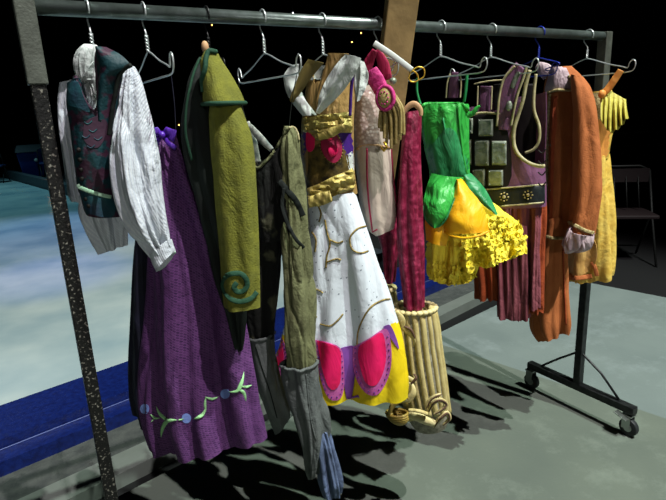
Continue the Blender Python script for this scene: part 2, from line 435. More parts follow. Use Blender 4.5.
def hit(hosts, px, py, guess=None):
    d = ray(px, py).normalized(); best = None
    for h in hosts:
        loc, n, i, dist = BV[h].ray_cast(CAM, d)
        if loc and (best is None or dist < best[1]): best = (loc, dist)
    if best: return best[0], best[1]
    # nearest surface point near the guessed depth
    g = guess if guess else 2.0
    P = CAM+d*g; bb = None
    for h in hosts:
        loc, n, i, dist = BV[h].find_nearest(P)
        if loc and (bb is None or dist < bb[1]): bb = (loc, dist)
    return bb[0], (bb[0]-CAM).length
def patch(name, hosts, poly, m, parent, lift=.0025, step=3.0, solid=.0015, smoothn=14, keep=False, puff=0, label=None, crumple=None):
    """a cloth panel lying on the host surface inside an outline"""
    if not isinstance(hosts, (list, tuple)): hosts = [hosts]
    P = resample(list(poly)+[poly[0]], max(smoothn, len(poly)*4))[:-1] if smoothn else list(poly)
    xs = [p[0] for p in P]; ys = [p[1] for p in P]
    ins = []
    y = min(ys)+step/2; r = 0
    while y < max(ys):
        x = min(xs)+step/2+(r % 2)*step/2
        while x < max(xs):
            if inpoly(x, y, P):
                dm = min(math.hypot(x-a[0], y-a[1]) for a in P)
                if dm > step*.5: ins.append((x, y))
            x += step
        y += step*.87; r += 1
    n = len(P)
    pts = [Vector(p[:2]) for p in P]+[Vector(p) for p in ins]
    res = delaunay_2d_cdt(pts, [(i, (i+1) % n) for i in range(n)], [], 1, 1e-4)
    vs, fs = res[0], res[2]
    depth = None; W = []; UV = []
    cand = [hit(hosts, v.x, v.y)[1] for v in vs]
    cand.sort(); med = cand[len(cand)//2]
    for v in vs:
        loc, dd = hit(hosts, v.x, v.y, med)
        dm = min(math.hypot(v.x-a[0], v.y-a[1]) for a in P)
        d = (CAM-loc).normalized()
        cr_ = 0
        if crumple:
            cn = noise.noise(Vector((v.x*crumple[1], v.y*crumple[2], 3.3)))
            cr_ = crumple[0]*(.5+cn-.9*max(0, 1-abs(noise.noise(Vector((v.x*crumple[1]*1.7+9, v.y*crumple[2]*1.7, 1))))*2.5)**2)*min(1, dm/3.+.25)
        W.append(loc+d*(lift+cr_+puff*min(1, dm/6.))); UV.append((v.x*.003, -v.y*.003))
    F = []
    for f in fs:
        f = list(f); n_ = (W[f[1]]-W[f[0]]).cross(W[f[2]]-W[f[0]])
        if n_.dot(CAM-W[f[0]]) < 0: f = f[::-1]
        F.append(f)
    return link(name, W, F, m, parent, uv=UV, solid=solid, keep=keep, label=label)
def on(hosts, pts, n=None, lift=0):
    if not isinstance(hosts, (list, tuple)): hosts = [hosts]
    if n: pts = resample(pts, n)
    ds = sorted(hit(hosts, p[0], p[1])[1] for p in pts); med = ds[len(ds)//2]
    out = []
    for p in pts:
        loc, dd = hit(hosts, p[0], p[1], med)
        out.append(loc+(CAM-loc).normalized()*lift)
    return out
def stroke(name, hosts, pts, r, m, parent, n=None, lift=None, mb=None, nn=8, label=None):
    n = n or max(6, len(pts)*5)
    P = on(hosts, pts, n, r*.6 if lift is None else lift)
    own = mb is None
    mb = mb or MB()
    mb.tube(P, r, nn)
    if own: return mb.build(name, m, parent, label=label)
def stripe(name, hosts, pts, hwp, m, parent, lift=.003, label=None, n=None, mb=None, taper=False):
    """flat braid lying on the hosts; hwp half width in metres"""
    n = n or max(8, len(pts)*6)
    P = on(hosts, pts, n, lift)
    nr = [(CAM-p).normalized() for p in P]
    hw = [hwp*(max(.12, math.sin(PI*i/(n-1))) if taper else 1) for i in range(n)]
    own = mb is None; mb = mb or MB()
    mb.band(P, hw, .0016, nr, 8)
    if own: return mb.build(name, m, parent, label=label)
def fpts(fr, pts, n=None, off=0):
    if n: pts = resample(pts, n)
    return [fr.pt(p[0], p[1], (p[2] if len(p) > 2 else 0)+off) for p in pts]
def strap(name, fr, pts, hw, m, parent, ht=.002, n=None, off=0, label=None, mb=None, wob=0):
    n = n or max(8, len(pts)*6)
    P = fpts(fr, pts, n, off)
    if isinstance(hw, (list, tuple)):
        H = [x[0] for x in resample([(h, 0) for h in hw], n)] if len(set(hw)) > 1 else [hw[0]]*n
    else: H = [hw]*n
    H = []
    src = hw if isinstance(hw, (list, tuple)) else [hw, hw]
    for i in range(n):
        q = i/(n-1)*(len(src)-1); a = int(min(q, len(src)-2)); H.append(src[a]+(src[a+1]-src[a])*(q-a))
    nr = [(fr.n+Vector((0, 0, .15*math.sin(i*1.3)*wob))).normalized() for i in range(n)]
    own = mb is None; mb = mb or MB()
    mb.band(P, H, ht, nr, 12)
    if own: return mb.build(name, m, parent, label=label)
def sheet(name, fr, EA, EB, m, parent, off=0, bulge=.01, crum=.004, n=50, mm=16, f1=.22, solid=.002, label=None, pl=0, pk=8):
    """hanging cloth between two traced edges"""
    A_ = fpts(fr, EA, n, off); B_ = fpts(fr, EB, n, off); V = []; F = []
    for i in range(n):
        for j in range(mm):
            f = j/(mm-1); v = i/(n-1)
            p = A_[i].lerp(B_[i], f)
            c_ = noise.noise(p*28)*crum + pl*math.sin(2*PI*pk*f+2*v)*min(1, v*3)
            V.append(p+fr.n*(bulge*math.sin(PI*f)+c_))
    for i in range(n-1):
        for j in range(mm-1):
            F.append([i*mm+j, (i+1)*mm+j, (i+1)*mm+j+1, i*mm+j+1])
    n_ = (V[F[0][1]]-V[F[0][0]]).cross(V[F[0][2]]-V[F[0][0]])
    if n_.dot(fr.n) < 0: F = [f[::-1] for f in F]
    return link(name, V, F, m, parent, solid=solid, label=label)
def cable(name, fr, pts, r, m, parent, n=None, off=0, label=None, mb=None):
    P = fpts(fr, pts, n or max(8, len(pts)*6), off)
    own = mb is None; mb = mb or MB(); mb.tube(P, r, 8)
    if own: return mb.build(name, m, parent, label=label)

# ------------------------------------------------------------------ the setting: floors, rink edge, ice
def slab(name, poly, z0, z1, m):
    n = len(poly)
    V = [Vector((p[0], p[1], z0)) for p in poly]+[Vector((p[0], p[1], z1)) for p in poly]
    F = [list(range(n))[::-1], [n+i for i in range(n)]]+[[i, (i+1) % n, n+(i+1) % n, n+i] for i in range(n)]
    a = sum(poly[i][0]*poly[(i+1) % n][1]-poly[(i+1) % n][0]*poly[i][1] for i in range(n))
    if a < 0: F = [f[::-1] for f in F]
    return struct(link(name, V, F, m, None, smooth=False))
def ground_mat(name, c1, c2, scale, rough, bump, c3=None, spec=.3):
    m = mat(name, c1, rough, c2, scale, bump=bump, bscale=70, spec=spec, contrast=(.3, .7))
    nt = m.node_tree; N = nt.nodes; L = nt.links; b = N['Principled BSDF']
    if c3:   # scattered pale scuffs
        src = b.inputs['Base Color'].links[0].from_socket
        tc = N['Texture Coordinate']
        nz = N.new('ShaderNodeTexNoise'); nz.inputs['Scale'].default_value = 3.2; nz.inputs['Detail'].default_value = 9; nz.inputs['Roughness'].default_value = .75
        L.new(tc.outputs['Object'], nz.inputs['Vector'])
        rp = N.new('ShaderNodeValToRGB'); rp.color_ramp.elements[0].position = .52; rp.color_ramp.elements[1].position = .72
        L.new(nz.outputs['Fac'], rp.inputs[0])
        mx = N.new('ShaderNodeMix'); mx.data_type = 'RGBA'; L.new(rp.outputs[0], mx.inputs[0]); L.new(src, mx.inputs[6]); mx.inputs[7].default_value = sRGB(c3)
        L.new(mx.outputs[2], b.inputs['Base Color'])
    return m
g_near = ground_mat('polished_concrete', '#646d62', '#59625a', 2.2, .45, .25, '#737d72')
g_far = ground_mat('pale_concrete', '#707c78', '#66726f', 3, .6, .35, '#7d8987')
g_rough = ground_mat('rough_concrete', '#363a39', '#4a4e4a', 18, .9, 1, '#5a5e5a')
g_strip = ground_mat('smooth_grey_strip', '#6a716b', '#5f665f', 6, .6, .2)
g_gap = mat('dark_recess', '#0c0e0e', .7)
g_black = mat('black_floor', '#0a0b0c', .95, bump=.5, bscale=200)  # near-black floor past the pale slab and the ice
g_board = mat('blue_rink_board', '#0b1648', .3, '#10215e', 40, bump=.5, bscale=120, spec=.5)
g_ice = mat('rink_ice', '#a0adab', .2, '#7b9096', 1.3, bump=.25, bscale=8, spec=.5)
def yl(c, x, k=.2): return c+k*x
XA, XB = -6., 3.72
def ln(c, x, k=.2): return (x, c+k*x)
# near floor (greenish) and pale floor to its right, meeting along a seam
S0 = (2.28, -.28); S1 = (1.99, 1.04)
sd = (S0[0]-S1[0], S0[1]-S1[1])
S2 = (S0[0]+sd[0]*3, S0[1]+sd[1]*3)
slab('floor', [(XA, -6), S2, S1, ln(.64, XA)], -.12, 0, g_near)
slab('floor', [S2, (4.4, S2[1]), (4.1, -.6), (3.70, 1.34), S1], -.12, 0, g_far)
slab('floor', [(4.4, S2[1]), (14, S2[1]), (14, 14), (3.70, 14), (3.70, 1.34), (4.1, -.6)], -.12, -.004, g_black)
slab('floor', [ln(.64, XA), ln(.64, 3.70), ln(.78, 3.70, .215), ln(.78, XA, .215)], -.12, -.07, g_gap)
slab('floor', [ln(.78, XA, .215), ln(.78, 3.70, .215), ln(.93, 3.70), ln(.93, XA)], -.12, -.002, g_strip)
slab('floor', [ln(.93, XA), ln(.93, 3.70), ln(1.16, 3.70), ln(1.16, XA)], -.12, -.012, g_rough)
slab('trim_1', [ln(1.16, XA), ln(1.16, 3.70), ln(1.27, 3.70), ln(1.27, XA)], -.05, .055, g_board)
slab('trim_2', [ln(1.27, XA), ln(1.27, 3.70), ln(1.62, 3.70), ln(1.62, XA)], -.05, .10, g_board)
g_line = mat('scuffed_white_edge', '#5a6698', .5)
mb = MB()
a, b = ln(1.262, XA), ln(1.262, 3.7)
mb.box(((a[0]+b[0])/2, (a[1]+b[1])/2, .0575), (9.9, .004, .004), Matrix.Rotation(math.atan(.2), 3, 'Z'))
struct(mb.build('trim_3', g_line))
# ice sheet and the ground past it
slab('floor', [ln(1.62, XA-8), ln(1.62, 2.4), (2.4, 2.15), (.85, 10.6), (-.15, 16.2), (-3.3, 34), (-30, 34), (-30, ln(1.62, XA-8)[1])], -.1, .03, g_ice)
slab('floor', [(2.41, 2.15), (3.70, ln(1.62, 3.7)[1]), (3.70, 14), (14, 14), (14, 40), (-30, 40), (-30, 34.05), (-3.3, 34.05), (-.15, 16.25), (.86, 10.6)], -.1, .02, g_black)
# low kerb round the far side of the ice
kerb = mat('far_kerb', '#2c3338', .6, '#1c2226', 20)
KP = [(2.45, 2.2), (.88, 10.6), (-.12, 16.2), (-3.27, 34)]
V = []; F = []
for (x, y) in KP:
    b_ = len(V); V += [Vector((x, y, 0)), Vector((x+.15, y+.03, 0)), Vector((x+.15, y+.03, .24)), Vector((x, y, .24))]
for i in range(3):
    for k in range(4): F.append([i*4+k, i*4+(k+1) % 4, (i+1)*4+(k+1) % 4, (i+1)*4+k])
struct(link('trim_4', V, F, kerb, smooth=False))
# arena walls and ceiling, all but black
dark = mat('unlit_hall_black', '#07080a', .95)
def wallq(name, P): struct(link(name, [Vector(p) for p in P], [[0, 1, 2, 3]], dark, smooth=False))
mb = MB().box((-7, 41, 6), (60, .3, 13)); struct(mb.build('wall_back', dark, smooth=False))
mb = MB().box((14.2, 15, 6), (.3, 60, 13)); struct(mb.build('wall_right', dark, smooth=False))
mb = MB().box((-7, 15, 12.6), (60, 60, .3)); struct(mb.build('ceiling', dark, smooth=False))

# ------------------------------------------------------------------ garment rack
RZ = 1.68
rack = thing('garment_rack', 'rolling metal clothes rack with worn square posts and four casters', 'clothes rack', (1.0, 0, 0))
MB().tube([(-.005, 0, RZ), (2.02, 0, RZ)], .0165, 24).build('top_rail', X['steel'], rack)
XL, XR = -.022, 2.02
def sqpost(x, z0, z1, w_): return MB().box((x, 0, (z0+z1)/2), (w_, w_, z1-z0))
zl = at_x(43, 85, XL).z if False else at_y(43, 85).z
sqpost(XL, zl, 1.76, .040).build('post_sleeve', X['sleeve'], rack, smooth=False, bev=.003, label='grey outer sleeve of the left post')
sqpost(XL, .13, zl+.01, .031).build('post', X['worn'], rack, smooth=False, bev=.003, label='black post worn to bare metal')
sqpost(XR, 1.2, RZ+.016, .040).build('post_sleeve', X['sleeve'], rack, smooth=False, bev=.003)
sqpost(XR, .13, 1.21, .034).build('post', X['black'], rack, smooth=False, bev=.003)
for sx in (XL, XR):
    MB().box((sx, 0, .128), (.038, .55, .034)).build('base_bar', X['black'], rack, smooth=False, bev=.003)
    zb = at_x(575, 350, XR).z
    for sy in (-1, 1):
        MB().tube([(sx, -.018*0, zb), (sx, sy*.012, zb-.004), (sx, sy*.11, (zb+.15)/2+(.012 if sy < 0 else -.002)), (sx, sy*.20, .15)], .0055, 10).build('brace', X['black'], rack)
        y = sy*.255
        cs = MB().cyl((sx-.012, y, .042), (sx+.012, y, .042), .040, 28)
        wh = cs.build('caster_wheel', X['rubber'], rack, bev=.004)
        mb = MB().cyl((sx-.0145, y, .042), (sx+.0145, y, .042), .018, 20); mb.cyl((sx-.021, y, .042), (sx+.021, y, .042), .006, 12)
        mb.build('hub', X['chrome'], wh, smooth=False)
        mb = MB()
        mb.box((sx-.018, y+.006, .068), (.003, .036, .062)).box((sx+.018, y+.006, .068), (.003, .036, .062)).box((sx, y+.006, .1), (.04, .046, .006))
        mb.cyl((sx, y+.006, .1), (sx, y+.006, .113), .012, 14)
        mb.build('caster_fork', X['chrome'], rack, smooth=False, bev=.001)
        if sy < 0 and sx == XR:
            MB().box((sx-.03, y+.02, .098), (.03, .06, .005), Matrix.Rotation(.3, 3, 'X')).build('brake_lever', X['chrome'], rack, smooth=False, bev=.001)

# lumber leaning behind the clothes and against the rail
lt = at_y(402, 0, -.056); lb = at_y(377.5, 196, .07)
dr = (lt-lb); dn = dr.normalized(); top = lb+dr*1.18
sidev = Vector((1, 0, 0)) - dn*dn.x; sidev.normalize(); sidev = (Matrix.Rotation(math.radians(-20), 3, dn) @ sidev)
th = sidev.cross(dn).normalized()
lum = link('wood_beam', [lb+sidev*a*.046+th*b*.019 for (a, b) in ((-1, -1), (1, -1), (1, 1), (-1, 1))]+[top+sidev*a*.046+th*b*.019 for (a, b) in ((-1, -1), (1, -1), (1, 1), (-1, 1))],
     [[3, 2, 1, 0], [4, 5, 6, 7], [0, 1, 5, 4], [1, 2, 6, 5], [2, 3, 7, 6], [3, 0, 4, 7]], X['wood'], smooth=False, bev=.003)
lum['label'] = 'rough tan wooden beam crossing in front of the metal rail at mid rack'; lum['category'] = 'wooden beam'

# ------------------------------------------------------------------ hangers
def hanger_parts(m, ymax=.19):
    hook = MB(); P = []
    for i in range(15):
        a = math.radians(-25+205*i/14)
        P.append((0, .0215*math.cos(a)*-1 if False else -.0215*math.cos(a), .0215*math.sin(a)))
    P = [(0, -.0215*math.cos(math.radians(-30+200*i/14)), .0215*math.sin(math.radians(-30+200*i/14))) for i in range(15)]
    P += [(0, .017, -.022), (0, .007, -.034), (0, 0, -.045), (0, 0, -.06)]
    hook.tube(P, .0022, 8)
    neck = MB()
    for s_ in (0, PI):
        neck.tube([(.0032*math.cos(s_+i*.75), .0032*math.sin(s_+i*.75), -.05-.0018*i) for i in range(22)], .0019, 6)
    bodyp = MB()
    e = ymax; pts = [(0, 0, -.085), (0, -.03, -.092), (0, -.09, -.112), (0, -.135, -.126)]
    def side(s_):
        q = [(0, 0, -.085), (0, s_*.03, -.093), (0, s_*.09, -.114), (0, s_*(e-.045), -.128), (0, s_*(e-.022), -.134), (0, s_*(e-.017), -.118), (0, s_*(e-.006), -.108),
             (0, s_*(e+.004), -.112), (0, s_*(e+.006), -.13), (0, s_*(e-.004), -.146), (0, s_*(e-.03), -.150)]
        return resample(q, 40)
    A = side(-1); B = side(1)
    bodyp.tube(A[::1] + B[::-1], .0021, 8)
    return hook, neck, bodyp
def hanger(x, m, label, ym=.19, hx_group='wire hangers on the rail'):
    t = thing('wire_hanger', label, 'clothes hanger', (x, 0, RZ), hx_group)
    hk, nk, bd = hanger_parts(m, ym)
    for nm, mb_ in (('hook', hk), ('twisted_neck', nk), ('hanger_body', bd)):
        mb_.v = [Vector(v)+Vector((x, 0, RZ)) for v in mb_.v]
        mb_.build(nm, m, t)
    return t
HX = [.10, .22, .37, .52, .70, .89, 1.14, 1.37, 1.62, 1.91]
hl = ['silver wire hanger inside the white collar of the linen shirt', 'silver wire hanger showing whole just right of the white shirt, above the purple skirt',
      'black wire hanger hook above the olive green coat', 'silver wire hanger showing whole between olive coat and white gown',
      'silver wire hanger at the gold top of the white gown', 'silver wire hanger hooked just left of the wooden beam, holding the pink bodice',
      'silver wire hanger just right of the wooden beam, over the green bodice', 'silver wire hanger over the plum armor vest',
      'blue wire hanger inside the orange coat collar', 'silver wire hanger nearest the right post, holding the yellow gown']
hm = [X['wire'], X['wire'], X['wireblack'], X['wire'], X['wire'], X['wire'], X['wire'], X['wire'], X['wireblue'], X['wire']]
ym_ = [.10, .19, .09, .19, .13, .09, .19, .19, .075, .19]
for x, l, m_, ym in zip(HX, hl, hm, ym_): hanger(x, m_, l, ym)

# white plastic hanger arm crossing the beam
PH = Frame(.93, 30, -.12)
ph = thing('plastic_hanger_bar', 'flat white plastic bar crossing the front of the wooden beam', 'hanger bar', PH.pt(394, 58))
strap('bar', PH, [(374, 43), (392, 55), (412, 70)], [.0085, .0085, .008], X['plastic'], ph, ht=.003)
cable('hook', PH, [(412, 70), (417, 74), (418, 80), (413, 82), (409, 79), (411, 72), (418, 67), (424, 69), (424, 76), (419, 80)], .0022, X['gold_wire'], ph, label='gold wire curl')

# ================================================================== garments
def garment(name, label, cat, fr, z=1.5, group=None):
    return thing(name, label, cat, (fr.hook.x, fr.hook.y, z), group)

# ---- white linen shirt and brocade vest on the first hanger
A = Frame(.10, 42)
shirt = garment('linen_shirt', 'white striped linen shirt with loose sleeves at the left end of the rail', 'shirt', A)
sb = loft('shirt_body', A, [(74, 76, 98, 70, .035), (70, 88, 120, 76, .035), (74, 110, 112, 104, .030), (78, 150, 108, 150, .030), (82, 185, 108, 190, .030),
          (79, 214, 126, 212, .045), (90, 240, 126, 232, .035), (99, 255, 126, 244, .03)], X['linen'], shirt, k=(6, 11), amp=(.003, .014), nz=.006, cap_top=True)
ls = loft('sleeve', A.shift(.09), [(62, 84, 76, 80, .03), (59, 105, 78, 104, .04), (60, 130, 80, 130, .045), (64, 160, 82, 162, .045), (67, 188, 86, 194, .035), (72, 200, 84, 202, .03)],
          X['linen'], shirt, k=(5, 8), amp=(.004, .012), nz=.006, cap_top=True)
rs = loft('sleeve', A.shift(-.10), [(126, 64, 132, 67, .02), (121, 76, 136, 76, .03), (117, 92, 139, 88, .045), (113, 115, 143, 110, .055), (110, 142, 150, 136, .06), (113, 170, 157, 162, .06), (118, 195, 161, 186, .06),
          (126, 218, 166, 208, .055), (137, 240, 170, 228, .045), (149, 258, 172, 239, .032), (153, 264, 174, 243, .030)], X['linen'], shirt, k=(6, 10, 15), amp=(.004, .016), nz=.012, cap_top=True, twist=1.2, rows=90, seg=140, fpow=1.8, nfreq=14)
cf = loft('cuff', A.shift(-.10), [(149, 257, 172, 238, .034), (152, 265, 174, 245, .034), (156, 273, 176, 251, .034)], X['linen'], shirt, k=(5,), amp=(.001, .003), nz=.003, rows=16)
stroke('cuff_edge', [cf], [(157, 272), (163, 269), (170, 260), (175, 252)], .0016, X['mint'], shirt)
cl = loft('collar', A.shift(-.03), [(83, 44, 97, 45, .018), (76, 52, 99, 50, .03), (73, 62, 98, 60, .035), (75, 74, 95, 74, .03), (80, 82, 92, 82, .02)], X['linen2'], shirt, k=(14, 25), amp=(.001, .003), nz=.003, cap_top=True, cap_bot=True)
patch('collar_facing', [cl, sb], [(67, 60), (72, 66), (76, 76), (78, 82), (73, 79), (68, 72)], X['mint'], shirt, lift=.004, label='pale mint collar facing')
patch('neck_ruffle', [sb, cl], [(82, 78), (96, 60), (98, 84), (98, 108), (93, 100), (86, 88)], X['linen2'], shirt, lift=.012)
for sx in ((92, 84, 95, 104), (88, 82, 92, 96)):
    stroke('drawstring', [sb], [(sx[0], sx[1]), ((sx[0]+sx[2])/2+1, (sx[1]+sx[3])/2), (sx[2], sx[3])], .0012, X['linen2'], shirt, lift=.014)

vest = garment('brocade_vest', 'teal and plum brocade vest with mint belt line worn over the white shirt', 'vest', A)
vb = loft('vest_body', A.shift(-.03), [(67, 84, 124, 76, .06), (66, 104, 119, 98, .064), (69, 125, 116, 122, .066), (72, 150, 115, 152, .066), (76, 184, 116, 192, .064), (78, 190, 118, 197, .064), (84, 211, 126, 214, .06)],
          X['brocade'], vest, k=(4,), amp=(.001, .006), nz=.004, cut=[[(76, 66), (98, 66), (98, 108), (95, 112), (90, 106), (84, 96)], [(114, 70), (128, 62), (128, 100), (114, 100)]], cutfront=True, rows=80, seg=160)
AV = A.shift(-.165)
sheet('shoulder_panel', AV, [(98, 48), (96, 60), (97, 76), (98, 92), (98, 108), (100, 122)], [(106, 47), (121, 55), (130, 66), (120, 76), (115, 94), (111, 118)], X['brocade'], vest, bulge=.022, crum=.003, solid=.004)
cable('armhole_piping', AV, [(131, 65), (124, 69), (119, 77), (115, 95), (112, 112), (109, 135)], .0045, X['blackvel'], vest, off=.004)
cable('neck_piping', AV, [(98, 48), (96, 60), (97, 76), (98, 92), (98, 106), (94, 112)], .0032, X['maroontrim'], vest, off=.004)
patch('shoulder_panel', [sb, vb], [(76, 50), (69, 62), (66, 76), (66, 92), (68, 104), (78, 108), (90, 112), (84, 98), (78, 82), (74, 72), (71, 64)], X['teal'], vest, lift=.009, solid=.002)
stroke('neck_piping', [vb, sb], [(97, 112), (90, 108), (83, 96), (77, 82), (72, 70)], .0028, X['maroontrim'], vest)
patch('front_panel', [vb], [(84, 122), (98, 116), (108, 124), (104, 140), (96, 148), (84, 140)], X['maroontrim'], vest, lift=.0015, label='plum brocade panel')
patch('lower_band', [vb], [(80, 191), (112, 198), (113, 218), (98, 216), (86, 211)], X['teal'], vest, lift=.003, label='plain teal lower band')
stripe('belt_line', [vb], [(77, 186), (86, 190), (98, 194), (111, 197)], .0045, X['mint'], vest, lift=.004, label='pale mint belt line')
for q in ((79, 150), (80, 160), (81, 170), (82, 179), (86, 199), (89, 206)):
    c = on([vb], [q])[0]; MB().ball(c, .0055, 12, 8).build('button', X['armordark'], vest)
for q in ((88, 122), (93, 130), (86, 136), (98, 138), (91, 146)):
    stroke('front_lacing', [vb], [(q[0]-4, q[1]), (q[0], q[1]+2), (q[0]+4, q[1]-1)], .0016, X['teal'], vest)

# ---- navy velvet skirt and purple skirt on the second hanger
B = Frame(.22, 38)
nav = garment('velvet_underskirt', 'dark navy velvet skirt hanging behind the left edge of the purple skirt', 'skirt', B)
loft('skirt', B.shift(.10), [(150, 150, 164, 148, .02), (146, 180, 170, 178, .035), (138, 220, 180, 218, .045), (132, 260, 184, 258, .05), (129, 310, 190, 310, .05), (127, 360, 200, 360, .055), (128, 398, 205, 400, .06), (134, 422, 205, 425, .06)],
     X['navyvel'], nav, k=(7, 13), amp=(.004, .02), nz=.006, cap_top=True)
pur = garment('purple_skirt', 'long woven purple skirt with blue flowers and mint vines along the hem', 'skirt', B)
ps = loft('skirt', B.shift(0), [(154, 137, 176, 135, .022), (154, 150, 181, 148, .032), (153, 170, 189, 168, .04), (152, 195, 199, 192, .046), (150, 225, 211, 220, .052), (148, 260, 223, 252, .058), (146, 300, 235, 290, .062),
     (143, 345, 243, 332, .066), (141, 390, 250, 376, .07), (142, 430, 255, 405, .07), (151, 464, 258, 426, .068)], X['purple'], pur, k=(4, 9), amp=(.008, .052), nz=.006, hem=.012, cap_top=True, rows=90, seg=150, ph=.6, fpow=2.2)
mb = MB()
for q in ((-1, 0), (1, 0)):
    c = B.pt(162+q[0]*7, 134, .02); mb.band([B.pt(162, 135, .03), B.pt(162+q[0]*5, 131, .04), B.pt(162+q[0]*11, 133, .04), B.pt(162+q[0]*10, 139, .04), B.pt(162+q[0]*4, 137, .03)], [.004, .010, .012, .010, .004], .003, B.n)
mb.band([B.pt(160, 136, .03), B.pt(157, 142, .04), B.pt(154, 150, .04)], .006, .002, B.n); mb.band([B.pt(163, 136, .03), B.pt(169, 144, .05), B.pt(176, 148, .05)], .006, .002, B.n)
mb.ball(B.pt(162, 135, .04), .009)
mb.build('waist_bow', X['purplesat'], pur, label='violet satin bow')
for x_, e_ in ((137, 156), (171, 176)):
    cable('hanging_loop', B, [(x_, 74), ((x_+e_)/2+1, 105), (e_, 137)], .0011, X['navyvel'], pur)
for q in ((144.5, 409), (186.5, 418.5), (225, 394)):
    patch('blue_flower', [ps], [(q[0]+4.6*math.cos(i*PI/5), q[1]+4.8*math.sin(i*PI/5)) for i in range(10)], X['blueemb'], pur, lift=.002, step=2, smoothn=20)
for pts, hw in (([(156, 406), (160, 414), (168, 420), (177, 420)], .0045), ([(177, 420), (168, 421), (163, 427), (161, 437)], .0060), ([(150, 414), (155, 418), (160, 418)], .003), ([(151, 422), (155, 418)], .002), ([(194, 419), (202, 415), (206, 408)], .005),
                ([(206, 412), (205, 404), (206, 397)], .0035), ([(205, 397), (212, 399), (218, 397)], .0035), ([(229, 392), (237, 391), (241, 384), (244, 372)], .0055), ([(238, 390), (243, 392), (246, 401)], .005), ([(240, 386), (246, 387), (252, 385)], .0035), ([(178, 420), (184, 419)], .002)):
    stripe('vine_leaf', [ps], pts, hw, X['mintemb'], pur, lift=.0025, taper=True)

# ---- olive green coat on the black hanger
D = Frame(.37, 52)
coat = garment('olive_coat', 'olive green felt coat with dark green piping and a swirl on the sleeve', 'coat', D)
cb = loft('coat_body', D.shift(-.12), [(198, 58, 208, 56, .02), (188, 80, 212, 78, .035), (184, 105, 216, 104, .045), (182, 135, 222, 134, .05), (188, 170, 226, 168, .05), (197, 205, 232, 203, .05), (207, 245, 238, 242, .045),
     (214, 275, 243, 272, .04), (225, 310, 246, 306, .035), (233, 340, 244, 336, .025), (237, 352, 242, 350, .012)], X['blackvel'], coat, k=(5, 9), amp=(.003, .014), nz=.005, cap_top=True, label='near-black green velvet body and lining')
sl = loft('sleeve', D.shift(-.175), [(209, 96, 238, 96, .025), (207, 115, 246, 114, .035), (208, 135, 253, 133, .045), (210, 165, 257, 160, .05), (213, 200, 259, 195, .048), (217, 240, 260, 236, .045), (220, 275, 260, 272, .042), (224, 308, 260, 304, .04)],
     X['olive'], coat, k=(4, 7), amp=(.002, .008), nz=.004, cap_top=True, cap_bot=False, ph=1)
cp = loft('shoulder_cape', D.shift(-.175), [(203, 51, 217, 50, .02), (199, 62, 223, 62, .035), (200, 77, 231, 76, .05), (201, 91, 238, 90, .056), (202, 104, 244, 103, .062)],
     X['olive'], coat, k=(3,), amp=(.001, .006), nz=.004, cap_top=True, rows=50, eb=('cape_piping', X['greentrim'], .0048))
stroke('collar_piping', [cp], [(216, 52), (209, 51), (206, 58), (205, 68), (202, 80), (202, 92)], .0055, X['greentrim'], coat, nn=10)
stroke('lapel_piping', [cb], [(201, 56), (194, 72), (189, 92), (186, 112), (186, 135), (192, 160)], .003, X['greentrim'], coat)
MB().ball(D.pt(205, 47, .05), .012, 14, 10, (.75, .75, 1.2)).build('neck_pad', X['tan'], coat, label='pinkish tan padded hanger tip at the neck')
sw = resample([(226, 276), (233, 273.5), (241, 274), (246, 279), (247, 286), (243, 291), (237, 291.5), (234, 287), (237, 282.5)], 40)
stripe('sleeve_swirl', [sl], sw, .0062, X['greentrim'], coat, lift=.003)
stripe('sleeve_swirl', [sl], [(226, 277), (223, 284), (225, 292), (231, 299), (240, 301.5), (250, 299), (257, 292)], .0062, X['greentrim'], coat, lift=.003)

# ---- olive trousers with grey lower legs
E_ = Frame(.52, 52)
tro = garment('costume_trousers', 'worn olive trousers with grey denim lower legs between coat and white gown', 'trousers', E_)
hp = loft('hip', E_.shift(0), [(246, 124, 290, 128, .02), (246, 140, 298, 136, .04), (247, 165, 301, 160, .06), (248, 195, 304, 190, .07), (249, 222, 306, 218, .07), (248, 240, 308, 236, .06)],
     X['camo'], tro, k=(5, 8), amp=(.004, .014), nz=.008, cut=[[(240, 110), (290, 110), (288, 128), (272, 155), (258, 164), (250, 158), (244, 140)]], rows=80, seg=150, label='black-olive camo seat of the trousers')
rl = loft('leg', E_.shift(-.05), [(285, 126, 296, 128, .02), (282, 140, 299, 138, .03), (280, 160, 301, 158, .04), (281, 190, 304, 188, .05), (282, 225, 306, 222, .055), (282, 260, 309, 256, .055), (281, 300, 312, 296, .055), (282, 335, 314, 332, .055), (284, 365, 316, 361, .05), (286, 378, 316, 374, .05)],
     X['trouser'], tro, k=(5, 9), amp=(.004, .012), nz=.012, cap_top=True, ph=2, rows=90, nfreq=15)
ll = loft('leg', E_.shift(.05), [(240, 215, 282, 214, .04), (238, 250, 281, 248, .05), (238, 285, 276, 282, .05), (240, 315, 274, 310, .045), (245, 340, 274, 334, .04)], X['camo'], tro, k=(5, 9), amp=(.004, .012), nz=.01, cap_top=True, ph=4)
g1 = loft('lower_leg', E_.shift(-.06), [(284, 366, 318, 360, .055), (285, 380, 319, 372, .052), (289, 400, 322, 392, .05), (295, 425, 326, 410, .046), (300, 445, 327, 428, .04), (306, 470, 322, 452, .03), (309, 479, 318, 472, .02)],
     X['greyden'], tro, k=(5, 8), amp=(.004, .012), nz=.011, ph=3, rows=70, nfreq=15, et=('rolled_edge', X['greyden'], .005), label='grey denim lower leg')
